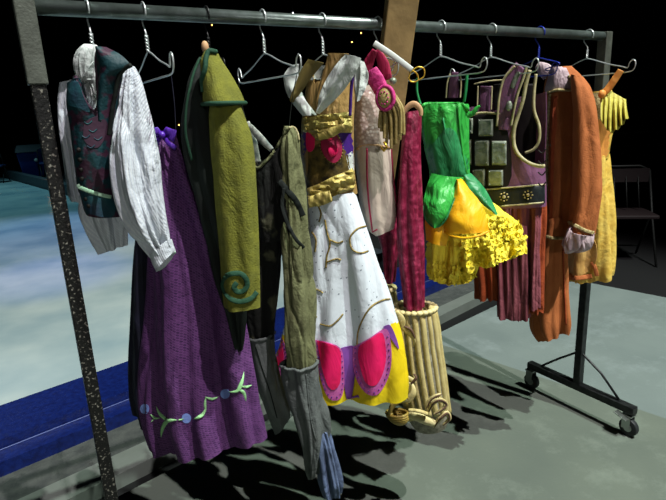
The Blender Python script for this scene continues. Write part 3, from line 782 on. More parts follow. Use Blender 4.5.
g2 = loft('lower_leg', E_.shift(.04), [(245, 338, 275, 331, .045), (249, 355, 276, 350, .045), (256, 378, 280, 372, .042), (264, 402, 284, 390, .035), (271, 420, 290, 405, .03), (278, 436, 292, 414, .02)],
     X['greyden'], tro, k=(4, 7), amp=(.003, .01), nz=.008, ph=5, et=('rolled_edge', X['greyden'], .005), label='grey denim lower leg')
stroke('leg_seam', [g1], [(306, 374), (308, 395), (311, 420), (316, 440)], .0018, X['greyden'], tro)
stroke('leg_seam', [g2], [(255, 345), (262, 368), (270, 392), (277, 418)], .002, X['blackvel'], tro)
loft('cuff_lining', E_.shift(-.07), [(316, 428, 330, 430, .02), (317, 445, 335, 443, .03), (318, 465, 340, 462, .032), (320, 485, 343, 480, .03), (325, 501, 342, 492, .022)], X['bluecuff'], tro, k=(5, 9), amp=(.008, .016), nz=.008, cap_top=True, cap_bot=True, label='bunched blue-grey cuff')
stroke('waistband', [hp, rl], [(247, 140), (250, 158), (257, 168), (266, 161), (273, 153), (281, 140), (288, 128)], .004, X['trouser'], tro)
stroke('waist_cord', [hp, rl], [(289, 128), (293, 127), (297, 131), (299, 140)], .003, X['piping'], tro)
stripe('sash', [rl, hp], [(279, 181), (287, 190), (296, 201), (303, 216)], .008, X['blackvel'], tro, lift=.006, label='near-black green sash')
stripe('sash', [rl, hp], [(284, 188), (282, 205), (287, 222), (295, 238), (304, 248)], .005, X['blackvel'], tro, lift=.008, label='near-black green sash')
strap('inner_lining', E_.shift(.04), [(246, 122), (250, 140), (255, 163)], [.012, .022, .02], X['lace'], tro, ht=.004, label='white and grey lining showing inside the waist')
strap('inner_lining', E_.shift(.03), [(250, 126), (262, 140), (272, 150)], [.008, .012, .008], X['lace'], tro, ht=.004, label='white and grey lining showing inside the waist')
for pts in ([(238, 76), (241, 100), (247, 124)], [(297, 74), (292, 100), (289, 128)]):
    cable('hanging_loop', E_.shift(0), pts, .0012, X['blackvel'], tro)

# ---- white gown with gold sashes and petal hem
G = Frame(.70, 50)
gown = garment('white_gown', 'white gown with gold sashes and pink, purple and yellow petal hem', 'gown', G)
bo = loft('bodice', G.shift(.01), [(308, 66, 352, 62, .04), (306, 85, 353, 82, .055), (303, 105, 354, 103, .06), (301, 125, 353, 122, .06), (301, 150, 353, 146, .058), (303, 175, 354, 172, .055), (304, 200, 357, 192, .055)],
     X['goldin'], gown, k=(6,), amp=(.001, .005), nz=.003, cut=[[(312, 60), (326, 60), (324, 78), (314, 84)]], cutfront=True, cap_bot=True, label='gold striped inner bodice')
GSEC = [(304, 196, 357, 190, .052), (302, 215, 363, 207, .058), (299, 240, 371, 230, .064), (295, 268, 379, 256, .068), (290, 298, 387, 284, .072), (284, 328, 394, 312, .076), (278, 355, 400, 340, .08), (269, 376, 404, 364, .082), (269, 399, 404, 384, .080)]
HEMLINE = [(250, 328), (272, 330), (286, 336), (300, 338), (317, 342), (341, 349), (356, 348), (368, 340), (384, 329), (392, 324), (420, 316)]
sk = loft('skirt', G, GSEC,
     X['white'], gown, cut=[HEMLINE+[(430, 450), (240, 450)]], k=(4, 9), amp=(.005, .032), nz=.005, hem=.01, rows=90, seg=180, ph=2.2, fpow=2, label='white satin skirt')
ye = loft('hem_panel', G, GSEC, X['yellow'], gown, cut=[HEMLINE+[(430, 150), (240, 150)]], k=(4, 9), amp=(.005, .032), nz=.005, hem=.01, rows=90, seg=180, ph=2.2, fpow=2, label='yellow hem panel')
pp = patch('purple_gore', [sk, ye], [(341, 348), (356, 347), (355, 370), (353, 390), (349, 406), (345, 390), (343, 370)], X['purpanel'], gown, lift=.004, step=2.5)
patch('purple_gore', [sk, ye], [(383, 327), (390, 325), (396, 337), (399, 349), (392, 340)], X['purpanel'], gown, lift=.004, step=2.5)
def petal(outer, inner, hosts):
    a = patch('petal_border', hosts, outer, X['lilac'], gown, lift=.005, step=2.5, keep=True, label='lilac sequinned petal border')
    mbd = MB(); no = resample(list(outer)+[outer[0]], 27)[:-1]; ci = (sum(p[0] for p in inner)/len(inner), sum(p[1] for p in inner)/len(inner))
    for (x, y) in no:
        q = (ci[0]+(x-ci[0])*.88, ci[1]+(y-ci[1])*.91)
        if q[1] > min(p[1] for p in outer)+6: mbd.ball(on([a], [q], lift=.001)[0], .0022, 8, 5)
    mbd.build('sequin_row', X['dkviolet'], gown)
    patch('petal', [a]+hosts, inner, X['magenta'], gown, lift=.003, step=2.5, label='hot pink petal')
petal([(315, 340), (330, 343), (341, 349), (344, 365), (344, 388), (340, 399), (331, 400), (324, 390), (318, 368)], [(317, 341), (330, 344), (340, 350), (341, 366), (340, 383), (334, 390), (328, 386), (322, 368)], [sk, ye])
petal([(353, 347), (368, 339), (386, 329), (391, 345), (391, 366), (386, 383), (377, 395), (367, 394), (358, 383), (353, 366)], [(359, 346), (370, 339), (382, 333), (386, 350), (385, 366), (380, 380), (374, 386), (366, 383), (361, 370), (358, 356)], [sk, ye])
petal([(270, 330), (280, 335), (286, 350), (288, 368), (284, 376), (272, 374)], [(270, 332), (279, 337), (283, 352), (283, 362), (278, 366), (270, 366)], [sk, ye])
# gold scroll embroidery
for pts in ([(325, 220), (327, 232), (330, 244), (327, 256), (326, 268)], [(327, 262), (336, 259), (341, 260)], [(330, 240), (338, 243), (343, 241)], [(366, 226), (357, 229), (350, 238), (352, 249), (360, 253), (368, 251)],
            [(311, 288), (318, 290), (323, 293)], [(320, 324), (330, 326), (338, 320), (343, 314)], [(312, 316), (317, 317)], [(357, 347), (358, 332), (364, 317), (372, 306), (383, 300), (390, 299)], [(312, 232), (316, 240), (315, 252)], [(318, 205), (321, 214), (319, 222)]):
    stroke('gold_scroll', [sk], pts, .0026, X['goldthread'], gown, nn=7, lift=.001)
patch('upper_sash', [bo], [(294, 116), (306, 118), (320, 115), (338, 113), (353, 113), (354, 131), (340, 133), (328, 137), (318, 141), (308, 132), (293, 132)], X['sash'], gown, lift=.008, puff=.010, crumple=(.012, .05, .3), step=2, keep=True, label='upper gold sash')
MB().ball(on([bo], [(341, 121)], lift=.014)[0], .011, 14, 10, (1, 1, .8)).build('sash_knot', X['sash'], gown)
patch('lower_sash', [bo, sk], [(302, 190), (318, 184), (334, 176), (345, 172), (356, 168), (357, 186), (350, 190), (336, 195), (322, 201), (304, 206)], X['sash'], gown, lift=.008, puff=.010, crumple=(.013, .05, .3), step=2, keep=True, label='lower gold sash')
strap('sash_tail', G.shift(-.075), [(331, 196), (318, 200), (308, 204), (303, 212)], [.016, .02, .014, .006], X['sash'], gown, ht=.006, wob=2)
strap('sash_tail', G.shift(-.075), [(318, 136), (330, 133), (344, 126)], [.012, .014, .008], X['sash'], gown, ht=.006)
patch('violet_panel', [bo], [(338, 132), (353, 130), (353, 152), (348, 157), (342, 150), (337, 141)], X['dkviolet'], gown, lift=.004, label='dark violet side panel')
patch('violet_panel', [bo], [(301, 131), (307, 131), (306, 150), (302, 154)], X['dkviolet'], gown, lift=.004, label='dark violet side panel')
lp_ = patch('midriff_panel', [bo], [(308, 150), (324, 142), (345, 150), (350, 168), (352, 178), (330, 186), (306, 192), (308, 170)], X['goldpanel'], gown, lift=.004, keep=True)
patch('side_panel', [bo], [(346, 156), (353, 152), (354, 172), (350, 172)], X['drape'], gown, lift=.004)
patch('magenta_panel', [bo], [(306, 132), (314, 132), (314, 148), (309, 152), (306, 146)], X['magenta'], gown, lift=.006)
h0 = patch('magenta_panel', [bo, lp_], [(321, 137), (329, 132), (338, 135), (342, 146), (341, 157), (334, 163), (326, 158), (321, 148)], X['crimson'], gown, lift=.006, keep=True)
for sx in (0,):
    MB().ball(on([h0], [(333, 151)], lift=.0)[0], .017, 20, 14, (.95, .45, .95)).build('bust_cup', X['magenta'], gown)
    MB().ball(on([h0], [(331, 138)], lift=-.002)[0], .010, 16, 12, (1.3, .4, .7)).build('bust_cup', X['magenta'], gown)
mb = MB()
for (x, y) in resample([(322, 137), (320, 147), (326, 158), (334, 163), (341, 157), (343, 146), (338, 136)], 22): mb.ball(on([bo, lp_, h0], [(x, y)], lift=.002)[0], .0030, 8, 5)
mb.build('bead_edging', X['goldthread'], gown)
patch('lace_trim', [bo], [(310, 70), (318, 62), (327, 64), (327, 76), (311, 80)], X['lace'], gown, lift=.006)
# straps and drapes
GD = G.shift(-.07)
sheet('shoulder_strap', GD, [(308, 59), (301, 70), (295, 84), (290, 98)], [(324, 63), (313, 76), (303, 90), (293, 103)], X['olivestrap'], gown, bulge=.012, label='bronze satin shoulder strap')
sheet('white_drape', GD.shift(.01), [(288, 68), (284, 76), (286, 90), (293, 104), (303, 116)], [(299, 64), (298, 76), (300, 88), (307, 102), (317, 115)], X['drape'], gown, bulge=.010, crum=.008)
sheet('white_drape', GD.shift(-.012), [(361, 58), (358, 68), (349, 84), (335, 100), (320, 114)], [(345, 54), (337, 64), (327, 78), (320, 95), (317, 112)], X['drape'], gown, bulge=.022, crum=.006, pl=.004, pk=2)
sheet('gold_facing', GD.shift(.0), [(349, 54), (340, 63), (329, 77), (321, 95), (318, 112)], [(328, 53), (326, 63), (321, 78), (317, 95), (316, 112)], X['goldin'], gown, bulge=.01, label='dull gold drape facing')
sheet('white_drape', GD.shift(.005), [(355, 57), (354, 72), (355, 88), (357, 102)], [(364, 62), (368, 74), (366, 88), (360, 100)], X['drape'], gown, bulge=.012, crum=.006, pl=.004, pk=2)
strap('ribbon', GD.shift(-.01), [(353, 72), (351, 92), (350, 116)], .0045, X['dkviolet'], gown, label='dark violet ribbon')

# ---- pink bodice with epaulette
K = Frame(.89, 55, -.06)
pk = garment('pink_bodice', 'quilted cream and pink costume bodice with a fringed epaulette beside the beam', 'bodice', K)
pb = loft('bodice', K.shift(.02), [(358, 86, 382, 84, .025), (354, 98, 386, 96, .04), (353, 120, 388, 118, .05), (354, 145, 390, 143, .052), (356, 175, 393, 172, .052), (359, 205, 396, 200, .05), (366, 228, 396, 218, .045), (374, 236, 393, 229, .038)],
     X['creamsat'], pk, k=(4, 7), amp=(.002, .006), nz=.005, cap_top=True, cap_bot=True, label='cream satin bodice')
patch('quilted_panel', [pb], [(360, 90), (372, 92), (377, 110), (379, 142), (368, 145), (356, 146), (354, 120), (356, 100)], X['quilt'], pk, lift=.003, puff=.006)
stroke('waist_cord', [pb], [(354, 150), (364, 145), (376, 145), (390, 148)], .003, X['tan'], pk)
stroke('bodice_piping', [pb], [(367, 148), (367, 175), (369, 205), (373, 235)], .0026, X['crimson'], pk)
stroke('bodice_piping', [pb], [(391, 146), (393, 175), (396, 205)], .003, X['crimson'], pk)
strap('shoulder_strap', K.shift(-.03), [(375, 50), (369, 62), (364, 76), (360, 90)], [.008, .016, .017, .012], X['crimson'], pk, ht=.004)
strap('shoulder_strap', K.shift(.0), [(377, 50), (383, 64), (387, 80)], [.008, .018, .016], X['crimson'], pk, ht=.004)
strap('epaulette_strap', K.shift(-.06), [(371, 70), (376, 80), (381, 90), (385, 100)], [.018, .024, .022, .018], X['pinkbroc'], pk, ht=.006, label='bright pink brocade epaulette strap')
ep = K.pt(386, 98, .075)
mb = MB().ball(ep, .024, 20, 12, (1, .8, 1.25)); mb.build('epaulette_boss', X['cord'], pk)
ring = [ep+(K.w*math.cos(q)*.024+Vector((0, 0, 1))*math.sin(q)*.031)+K.n*.006 for q in [2*PI*i/28 for i in range(28)]]
MB().tube(ring, .006, 8, closed=True).build('epaulette_ring', X['pinkbroc'], pk)
mb = MB()
for i in range(9):
    q = 2*PI*i/9; mb.ball(ep+(K.w*math.cos(q)*.012+Vector((0, 0, 1))*math.sin(q)*.017)+K.n*.019, .0026, 8, 5)
mb.build('epaulette_beads', X['pinkbroc'], pk)
random.seed(3)
for i in range(14):
    f = i/13; x0 = 381+13*f; y0 = 108-14*f**1.4; x1 = 380+23*f+random.uniform(-1, 1); y1 = 128+14*math.sin(f*2.6)+random.uniform(-4, 4)
    if i in (4, 6): y1 += 8
    cable('fringe_cord', K.shift(-.075+.01*(i % 3)), [(x0, y0), (x0+(x1-x0)*.55+3*f, y0+(y1-y0)*.35), (x1, y1-8), (x1, y1)], .0045, X['cord'], pk)
MB().ball(K.pt(393, 81, .06), .010, 12, 8).build('bell', X['plate'], pk, label='round grey metal bell')
MB().tube([K.pt(384, 142, .08), K.pt(387, 147, .085), K.pt(384, 151, .08), K.pt(381, 147, .075)], .0035, 8).build('cord_loop', X['gold_wire'], pk)

# ---- crimson velvet trousers with cream gaiters
Vf = Frame(.985, 50, -.09)
vt = garment('velvet_trousers', 'crushed crimson velvet trousers ending in cream padded gaiters and curled sandals', 'trousers', Vf)
loft('leg', Vf.shift(-.02), [(406, 112, 421, 110, .022), (404, 124, 421, 122, .035), (401, 145, 421, 142, .045), (398, 175, 421, 172, .05), (396, 205, 422, 202, .05), (397, 235, 423, 232, .048), (399, 265, 424, 262, .044), (402, 290, 425, 288, .04), (404, 308, 425, 307, .038)],
     X['velvet'], vt, k=(5, 9), amp=(.004, .014), nz=.005, cap_top=True, twist=.8)
loft('leg', Vf.shift(.12), [(376, 210, 400, 206, .03), (376, 232, 402, 226, .04), (380, 250, 398, 246, .035), (382, 268, 396, 266, .03), (384, 282, 394, 282, .03)], X['velvet'], vt, k=(5, 8), amp=(.004, .01), nz=.005, cap_top=True, ph=2)
strap('top_loop', Vf.shift(-.06), [(401, 118), (407, 108), (414, 104), (420, 109), (421, 116)], [.004, .007, .009, .008, .005], X['tan'], vt, ht=.004, label='pinkish tan strap')
def gaiter(fr, secs, rows, name='gaiter', nr=9, rim=True):
    gb = loft(name, fr, secs, X['gaiterdark'], vt, k=(3,), amp=(0, .002), nz=.002, cap_bot=True, rows=rows, seg=96, label='cream padded gaiter')
    top, bot = secs[0], secs[-1]
    secs2 = resample(secs, 12)
    for i in range(nr):
        q = PI*(i+.5)/nr; c = -math.cos(q)
        pts = [((s[0]+s[2])/2+c*(s[2]-s[0])/2*.97, (s[1]+s[3])/2+c*(s[3]-s[1])/2) for s in secs2[:-1]]
        P = on([gb], pts, 26, -.003)
        MB().tube(P, .0098 if i not in (3, 6) else .0082, 10).build('padded_rib', X['gaiter'], gb)
    if rim:
        n = 24
        mbr = MB()
        s = secs[0]
        for i in range(n):
            q = 2*PI*i/n; t = s[4]+.006
            A_ = plane_pt(s[0], s[1], fr.P0, fr.v); B_ = plane_pt(s[2], s[3], fr.P0, fr.v); c = (A_+B_)/2; e = (B_-A_).dot(fr.s)/2
            MB().ball(c+fr.s*math.cos(q)*(e+.004)+fr.v*math.sin(q)*t+Vector((0, 0, -.003)), .0100, 12, 8, (1.1, 1.1, .8)).build('rim_bead', X['ivory'], gb)
    return gb
gs = [(393, 307, 434, 306, .05), (393, 325, 438, 323, .056), (395, 350, 441, 347, .06), (399, 380, 445, 374, .062), (405, 405, 448, 400, .062), (409, 420, 450, 413, .058), (415, 429, 447, 424, .045)]
gb = gaiter(Vf, gs, 50)
gaiter(Vf.shift(.14), [(377, 288, 393, 286, .03), (378, 305, 396, 302, .034), (381, 330, 399, 328, .036), (386, 350, 402, 346, .036)], 24, nr=5, rim=True)
def curl(pts, hw, m, lab=None, off=-.07, ht=.004, nm='curled_strap'):
    strap(nm, Vf.shift(off), pts, hw, m, vt, ht=ht, wob=1, label=lab)
curl([(392, 319, 0), (397, 314, .01), (402, 320, .02), (403, 328, .02), (409, 333, .02), (414, 340, .01), (413, 346, 0)], [.004, .010, .011, .008, .009, .006, .002], X['gaiter'])
curl([(404, 326, .02), (411, 330, .025), (415, 338, .02)], [.002, .005, .002], X['brownlace'], 'brown lace')
curl([(413, 380, 0), (405, 378, .01), (399, 385, .015), (400, 396, .02), (407, 400, .02), (413, 393, .02), (411, 385, .01), (404, 384, .0)], [.006, .012, .014, .014, .013, .011, .009, .006], X['ivory'], ht=.005)
curl([(409, 385, .03), (405, 392, .034), (408, 399, .03)], [.003, .007, .004], X['sole'], ht=.003)
curl([(411, 384, .03), (416, 378, .03), (414, 374, .02)], [.003, .005, .002], X['brownlace'], 'brown lace')
mbc = MB()
cup = Vf.pt(397, 416, .06)
for j in range(9):
    ph_ = PI/2*j/8
    mbc.tube([cup+(Vf.s*math.cos(q)*.036*math.cos(ph_)+Vf.v*math.sin(q)*.024*math.cos(ph_))+Vector((0, 0, .012-.040*math.sin(ph_)))+Vf.s*.01*math.sin(ph_) for q in [2*PI*i/24 for i in range(24)]], .005, 6, closed=True)
mbc.build('sandal_cup', X['sole'], vt, label='ochre cup-shaped sandal heel')
curl([(389, 414, .02), (393, 405, .02), (401, 400, .02), (407, 404, .02)], [.004, .010, .012, .009], X['sole'], ht=.005)
curl([(410, 414, .03), (418, 417, .04), (427, 421, .04), (434, 423, .03)], [.017, .016, .015, .012], X['ivory'], ht=.010)
curl([(409, 410, .05), (418, 411, .055), (428, 414, .05)], [.005, .006, .005], X['gaiter'], ht=.007)
for pts in ([(428, 412, .03), (433, 403, .04), (440, 400, .04), (446, 404, .03), (441, 410, .04), (434, 414, .04)], [(434, 427, .03), (440, 418, .04), (447, 413, .03), (449, 419, .03), (443, 425, .03)], [(426, 408, .03), (430, 401, .03), (436, 396, .03), (441, 394, .02)]):
    curl(pts, [.004, .008, .009, .007, .003], X['ivory'], ht=.004, off=-.06)
    curl([(p[0]+.5, p[1]+.5, p[2]+.008) for p in pts], [.001, .003, .004, .003, .001], X['brownlace'], 'brown lace', ht=.002, off=-.06)

# ---- green and yellow flower dress
Q = Frame(1.14, 55, -.04)
fd = garment('flower_dress', 'short green satin dress with leaf petals and a puffy yellow tulle skirt', 'dress', Q)
gbd = loft('bodice', Q.shift(0), [(421, 104, 467, 104, .05), (420, 112, 468, 110, .055), (421, 130, 468, 128, .058), (424, 150, 469, 148, .056), (429, 170, 471, 168, .05), (430, 184, 472, 182, .05)], X['green'], fd, k=(5, 9), amp=(.002, .008), nz=.007, rows=50, ph=1, nfreq=14)
stroke('neckline_roll', [gbd], [(421, 108), (428, 102), (440, 99), (452, 100), (462, 104), (468, 110)], .006, X['green'], fd, nn=10)
strap('side_tab', Q.shift(-.04), [(467, 116), (473, 113), (477, 108), (480, 106)], [.007, .008, .007, .003], X['green'], fd, ht=.004)
patch('dark_gusset', [gbd], [(424, 152), (436, 140), (446, 128), (456, 132), (462, 150), (470, 165), (470, 180), (450, 176), (430, 182)], X['dkgreen'], fd, lift=.003, puff=.003, label='darker green ruched waist')
stroke('bodice_seam', [gbd], [(443, 118), (446, 140), (444, 160), (440, 175)], .003, X['dkgreen'], fd)
stroke('bodice_seam', [gbd], [(458, 104), (460, 130), (463, 155), (467, 175)], .004, X['green'], fd)
cable('shoulder_strap', Q.shift(-.02), [(417, 78), (417, 92), (421, 106)], .004, X['dkgreen'], fd)
cable('shoulder_strap', Q.shift(.03), [(467, 74), (466, 88), (464, 102)], .005, X['dkgreen'], fd)
t1 = loft('tulle_skirt', Q.shift(.02), [(430, 182, 474, 180, .05), (428, 198, 484, 192, .07), (427, 215, 499, 206, .09), (426, 232, 513, 220, .09), (426, 245, 523, 231, .095), (425, 256, 530, 240, .095), (427, 264, 530, 246, .09)],
     X['tulle'], fd, k=(9, 21), amp=(.006, .03), nz=.016, hem=.03, rows=70, seg=260, fpow=1, nfreq=16)
t2_ = loft('tulle_skirt', Q.shift(.0), [(432, 205, 480, 202, .06), (430, 235, 484, 230, .075), (429, 258, 480, 256, .08), (430, 274, 476, 270, .075), (434, 281, 473, 277, .065)], X['tulle'], fd, k=(7, 15), amp=(.006, .02), nz=.012, rows=40, seg=200, nfreq=16, cap_top=True)
random.seed(5)
def frill(secl, r, amp_, host=None, name='tulle_frill', n=150, wid=.016):
    """crinkled ruffle edge running along a traced line on the skirt"""
    P = on([host or t1], secl, n, .0)
    V = []; F = []
    for i, p in enumerate(P):
        d = (CAM-p).normalized()
        for j in range(7):
            f = j/6
            z = -wid*(f-.4)*2
            a_ = math.sin(i*.55+j*.5+2*noise.noise(Vector((i*.1, j*.3, r+3))))*amp_*.6*(.3+f)+noise.noise(Vector((i*.28, j*.8, r)))*amp_*1.5
            V.append(p+Vector((0, 0, z+noise.noise(Vector((i*.3, 9+j*.5, r)))*.010))+d*(.006+a_+.012*f)+Vector((d.y, -d.x, 0))*noise.noise(Vector((i*.4, j*.6, 5+r)))*.012)
    for i in range(len(P)-1):
        for j in range(6): F.append([i*7+j, (i+1)*7+j, (i+1)*7+j+1, i*7+j+1])
    return link(name, V, F, X['tulle'], fd, solid=.0015)
frill([(426, 248), (440, 252), (456, 255), (472, 257), (488, 256), (502, 251), (516, 246), (531, 240)], 1, .013, wid=.030)
frill([(428, 258), (440, 262), (456, 264), (472, 263), (486, 260), (500, 254), (516, 249)], 2, .012, wid=.024)
frill([(430, 232), (446, 236), (470, 240), (492, 236), (508, 230), (520, 226)], 9, .010, wid=.022)
frill([(488, 220), (500, 222), (512, 226), (524, 234)], 8, .010, wid=.022, n=70)
frill([(436, 243), (452, 244), (468, 246), (484, 245), (500, 240), (514, 234)], 3, .006, wid=.012)
frill([(430, 272), (442, 277), (456, 278), (470, 275), (476, 270)], 5, .008, host=t2_, wid=.02, n=90)
frill([(429, 262), (442, 268), (458, 269), (474, 265)], 6, .008, host=t2_, wid=.02, n=90)
sheet('yellow_petal', Q, [(457, 178, .06), (450, 198, .10), (444, 216, .125), (445, 232, .13)], [(462, 178, .06), (476, 196, .09), (485, 213, .11), (489, 231, .12)], X['petal'], fd, bulge=.035, crum=.008, label='golden yellow satin petal')
sheet('yellow_petal', Q, [(428, 205, .07), (425, 222, .10), (426, 240, .115)], [(446, 212, .09), (450, 228, .12), (446, 246, .125)], X['petal'], fd, bulge=.02, crum=.006, label='golden yellow satin petal')
cable('petal_edge', Q, [(445, 232, .13), (452, 236, .15), (464, 238, .16), (478, 236, .15), (489, 231, .12)], .004, X['petal'], fd)
sheet('green_leaf', Q, [(431, 173, .055), (426, 190, .085), (423, 206, .115), (426, 219, .125), (434, 226, .13)], [(467, 177, .055), (459, 190, .09), (453, 203, .12), (447, 217, .135), (438, 227, .13)], X['green'], fd, bulge=.03, crum=.008)
cable('leaf_edge', Q, [(423, 206, .118), (426, 219, .128), (434, 227, .134), (441, 225, .138), (447, 217, .14), (453, 203, .125), (459, 190, .095)], .0032, X['dkgreen'], fd)
sheet('green_leaf', Q, [(462, 175, .06), (470, 190, .085), (483, 205, .095), (496, 215, .095)], [(471, 173, .035), (482, 185, .055), (491, 199, .075), (498, 214, .09)], X['dkgreen'], fd, bulge=.012, crum=.006)

# ---- plum armor vest
R_ = Frame(1.37, 62)
av = garment('armor_vest', 'plum leather armor vest with square metal plates and a black studded belt', 'armor vest', R_)
arm_hole = [(520, 60), (522, 90), (519, 112), (514, 128), (513, 145), (518, 156), (526, 163), (536, 166), (548, 167), (552, 60)]
ab = loft('vest_body', R_.shift(0), [(466, 108, 546, 92, .05), (464, 125, 546, 118, .06), (463, 145, 545, 140, .062), (462, 165, 544, 160, .062), (462, 190, 545, 186, .06), (463, 208, 545, 204, .06)],
     X['armor'], av, k=(4,), amp=(0, .004), nz=.002, rows=90, seg=220, cut=[arm_hole, [(460, 80), (503, 80), (503, 112), (460, 114)]], cutfront=True, label='plum leather body')
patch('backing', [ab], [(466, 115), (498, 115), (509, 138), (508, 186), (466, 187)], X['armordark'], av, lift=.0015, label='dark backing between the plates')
AF = R_.shift(-.05)
strap('shoulder_strap', AF, [(521, 66), (514, 76), (509, 92), (506, 110), (504, 130)], [.020, .030, .030, .027, .020], X['armor'], av, ht=.005)
for dx in (-1, 1):
    cable('strap_piping', AF, [(521+dx*6, 66), (514+dx*9.5, 78), (509+dx*9, 93), (506+dx*8, 110), (504+dx*7, 126)], .0042, X['piping'], av, off=.004)
cable('armhole_piping', AF, [(530, 70), (526, 84), (523, 100), (518, 116), (514, 130), (514, 144), (518, 154), (527, 162), (538, 166), (545, 166)], .0062, X['piping'], av, n=40)
cable('armhole_piping', R_.shift(.01), [(536, 74), (534, 92), (534, 110), (539, 126), (539, 140), (534, 149), (525, 153)], .0055, X['piping'], av, n=40)
strap('back_panel', R_.shift(.05), [(529, 84), (528, 110), (526, 140), (526, 165)], [.020, .03, .035, .035], X['armordark'], av, ht=.003, label='black panel standing for the dark inside of the armhole')  # black panel stands in for the shade inside the armhole
strap('back_panel', R_.shift(.05), [(486, 86), (485, 98), (485, 112)], [.020, .020, .020], X['armor'], av, ht=.004)
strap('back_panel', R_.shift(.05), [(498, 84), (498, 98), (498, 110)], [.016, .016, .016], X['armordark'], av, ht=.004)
for x in (478, 492, 504): cable('strap_piping', R_.shift(.04), [(x, 86), (x-.5, 98), (x-1, 110)], .003, X['piping'], av)
cable('neckline_piping', AF, [(470, 116), (480, 113), (492, 113), (503, 114)], .004, X['piping'], av)
cable('neckline_piping', R_.shift(.04), [(474, 84), (490, 81), (508, 80)], .003, X['piping'], av)
strap('shoulder_strap', R_.shift(-.01), [(455, 72), (454, 82), (453, 98)], [.012, .018, .018], X['armor'], av, ht=.005)
for dx in (-7, 7): cable('strap_piping', R_.shift(-.02), [(455+dx*.7, 74), (454+dx, 84), (453+dx, 98)], .003, X['piping'], av)
strap('strap_tab', AF.shift(-.008), [(519, 72), (515, 80), (512, 88)], [.006, .009, .006], X['plate'], av, ht=.003, label='grey metal strap tab')
MB().ball(AF.pt(509, 106, .01), .013, 14, 10, (.8, .8, 1.3)).build('strap_boss', X['plate'], av, label='oval grey metal boss')
strap('strap_tail', AF.shift(-.004), [(508, 118), (505, 130)], [.012, .010], X['armor'], av, ht=.003)
for (x0, y0, x1, y1) in ((466, 118, 473.5, 134), (478.5, 119, 493.5, 136.5), (463, 139, 472, 165), (475, 139.5, 489.5, 166), (491.5, 140.5, 507, 165.5), (464, 168.5, 470, 186), (473, 168.5, 485.5, 186), (488, 169.5, 503.5, 186)):
    P = [on([ab], [q], lift=.002)[0] for q in ((x0, y0), (x1, y0), (x1, y1), (x0, y1))]
    n_ = (P[1]-P[0]).cross(P[3]-P[0]).normalized()
    if n_.dot(CAM-P[0]) < 0: n_ = -n_
    c = sum(P, Vector())/4
    Vt = [p+n_*.001 for p in P]+[c+(p-c)*.86+n_*.009 for p in P]
    pl_ = link('metal_plate', Vt, [[4, 5, 6, 7], [0, 1, 5, 4], [1, 2, 6, 5], [2, 3, 7, 6], [3, 0, 4, 7], [3, 2, 1, 0]], X['plate'], av, smooth=False, bev=.002)
    mb = MB()
    for p in P: mb.ball(c+(p-c)*.74+n_*.0095, .0022, 8, 5)
    mb.build('rivet', X['chrome'], pl_)
bl = patch('belt', [ab], [(462, 190), (485, 189), (510, 187), (545, 184), (545, 203), (510, 206), (485, 208), (462, 208)], X['belt'], av, lift=.006, solid=.004, smoothn=0, keep=True, step=4)
for pts in ([(466, 190), (485, 189.5), (510, 187.5), (545, 184.5)], [(466, 207.5), (485, 207.5), (510, 205.5), (545, 202.5)]):
    stroke('belt_piping', [bl], pts, .0032, X['piping'], av, lift=.001)
for (x, y) in ((504, 197), (528, 195), (481, 199)):
    c = on([bl], [(x, y)], lift=.004)[0]
    mb = MB().ball(c, .0065, 12, 8)
    for i in range(8): mb.ball(c+R_.w*math.cos(i*PI/4)*.014+Vector((0, 0, 1))*math.sin(i*PI/4)*.014, .0034, 8, 5)
    mb.build('belt_rosette', X['braid'], av, label='pale metal flower stud')
for (y) in (150, 161, 172, 183): cable('side_lace', AF.shift(-.01), [(538, y), (542, y+3), (546, y-1)], .0022, X['armordark'], av)
# hanging cloth strips below the belt
for i, (x0, x1, xb0, xb1, yb, mm, o_) in enumerate(((468, 499, 475, 500, 299, 'rust', .02), (494, 514, 497, 515, 318, 'mauvestrip', -.005), (511, 530, 512, 531, 319, 'mauvestrip', -.01), (526, 546, 525, 543, 312, 'rust', .01), (532, 541, 531, 540, 308, 'mauvestrip', -.015))):
    loft('skirt_strip', R_.shift(o_), [(x0, 203, x1, 202, .03), (x0+.5, 225, x1+.5, 224, .036), ((x0+xb0)/2, 255, (x1+xb1)/2, 255, .038), (xb0, yb-16, xb1, yb-17, .038), (xb0+.5, yb, xb1-.5, yb-1, .036)],
         X[mm], av, k=(5, 9), amp=(.006, .022), nz=.004, rows=36, seg=100, ph=i, hem=.01, fpow=1.8)

# ---- orange coat
O_ = Frame(1.62, 64)
oc = garment('orange_coat', 'long burnt orange coat with mauve velvet collar and cuffs and gold braid', 'coat', O_)
ob = loft('coat_body', O_.shift(.02), [(549, 68, 572, 66, .035), (544, 84, 584, 78, .05), (543, 105, 590, 100, .06), (542, 140, 592, 135, .062), (541, 180, 590, 175, .062), (540, 215, 580, 210, .058), (536, 250, 568, 246, .055),
     (533, 285, 568, 280, .055), (530, 312, 569, 306, .055), (531, 330, 570, 322, .052), (537, 341, 568, 332, .045)], X['orange'], oc, k=(4, 8), amp=(.003, .022), nz=.004, hem=.012, cap_top=True, rows=90, seg=140, ph=.5)
os_ = loft('sleeve', O_.shift(-.05), [(571, 74, 583, 77, .025), (571, 88, 591, 88, .045), (572, 105, 596, 104, .055), (572, 130, 599, 128, .058), (571, 160, 601, 156, .056), (570, 190, 602, 186, .054), (568, 215, 599, 210, .05), (567, 230, 594, 234, .048)],
     X['orange'], oc, k=(4, 7), amp=(.002, .012), nz=.004, cap_top=True, ph=1.5, rows=70)
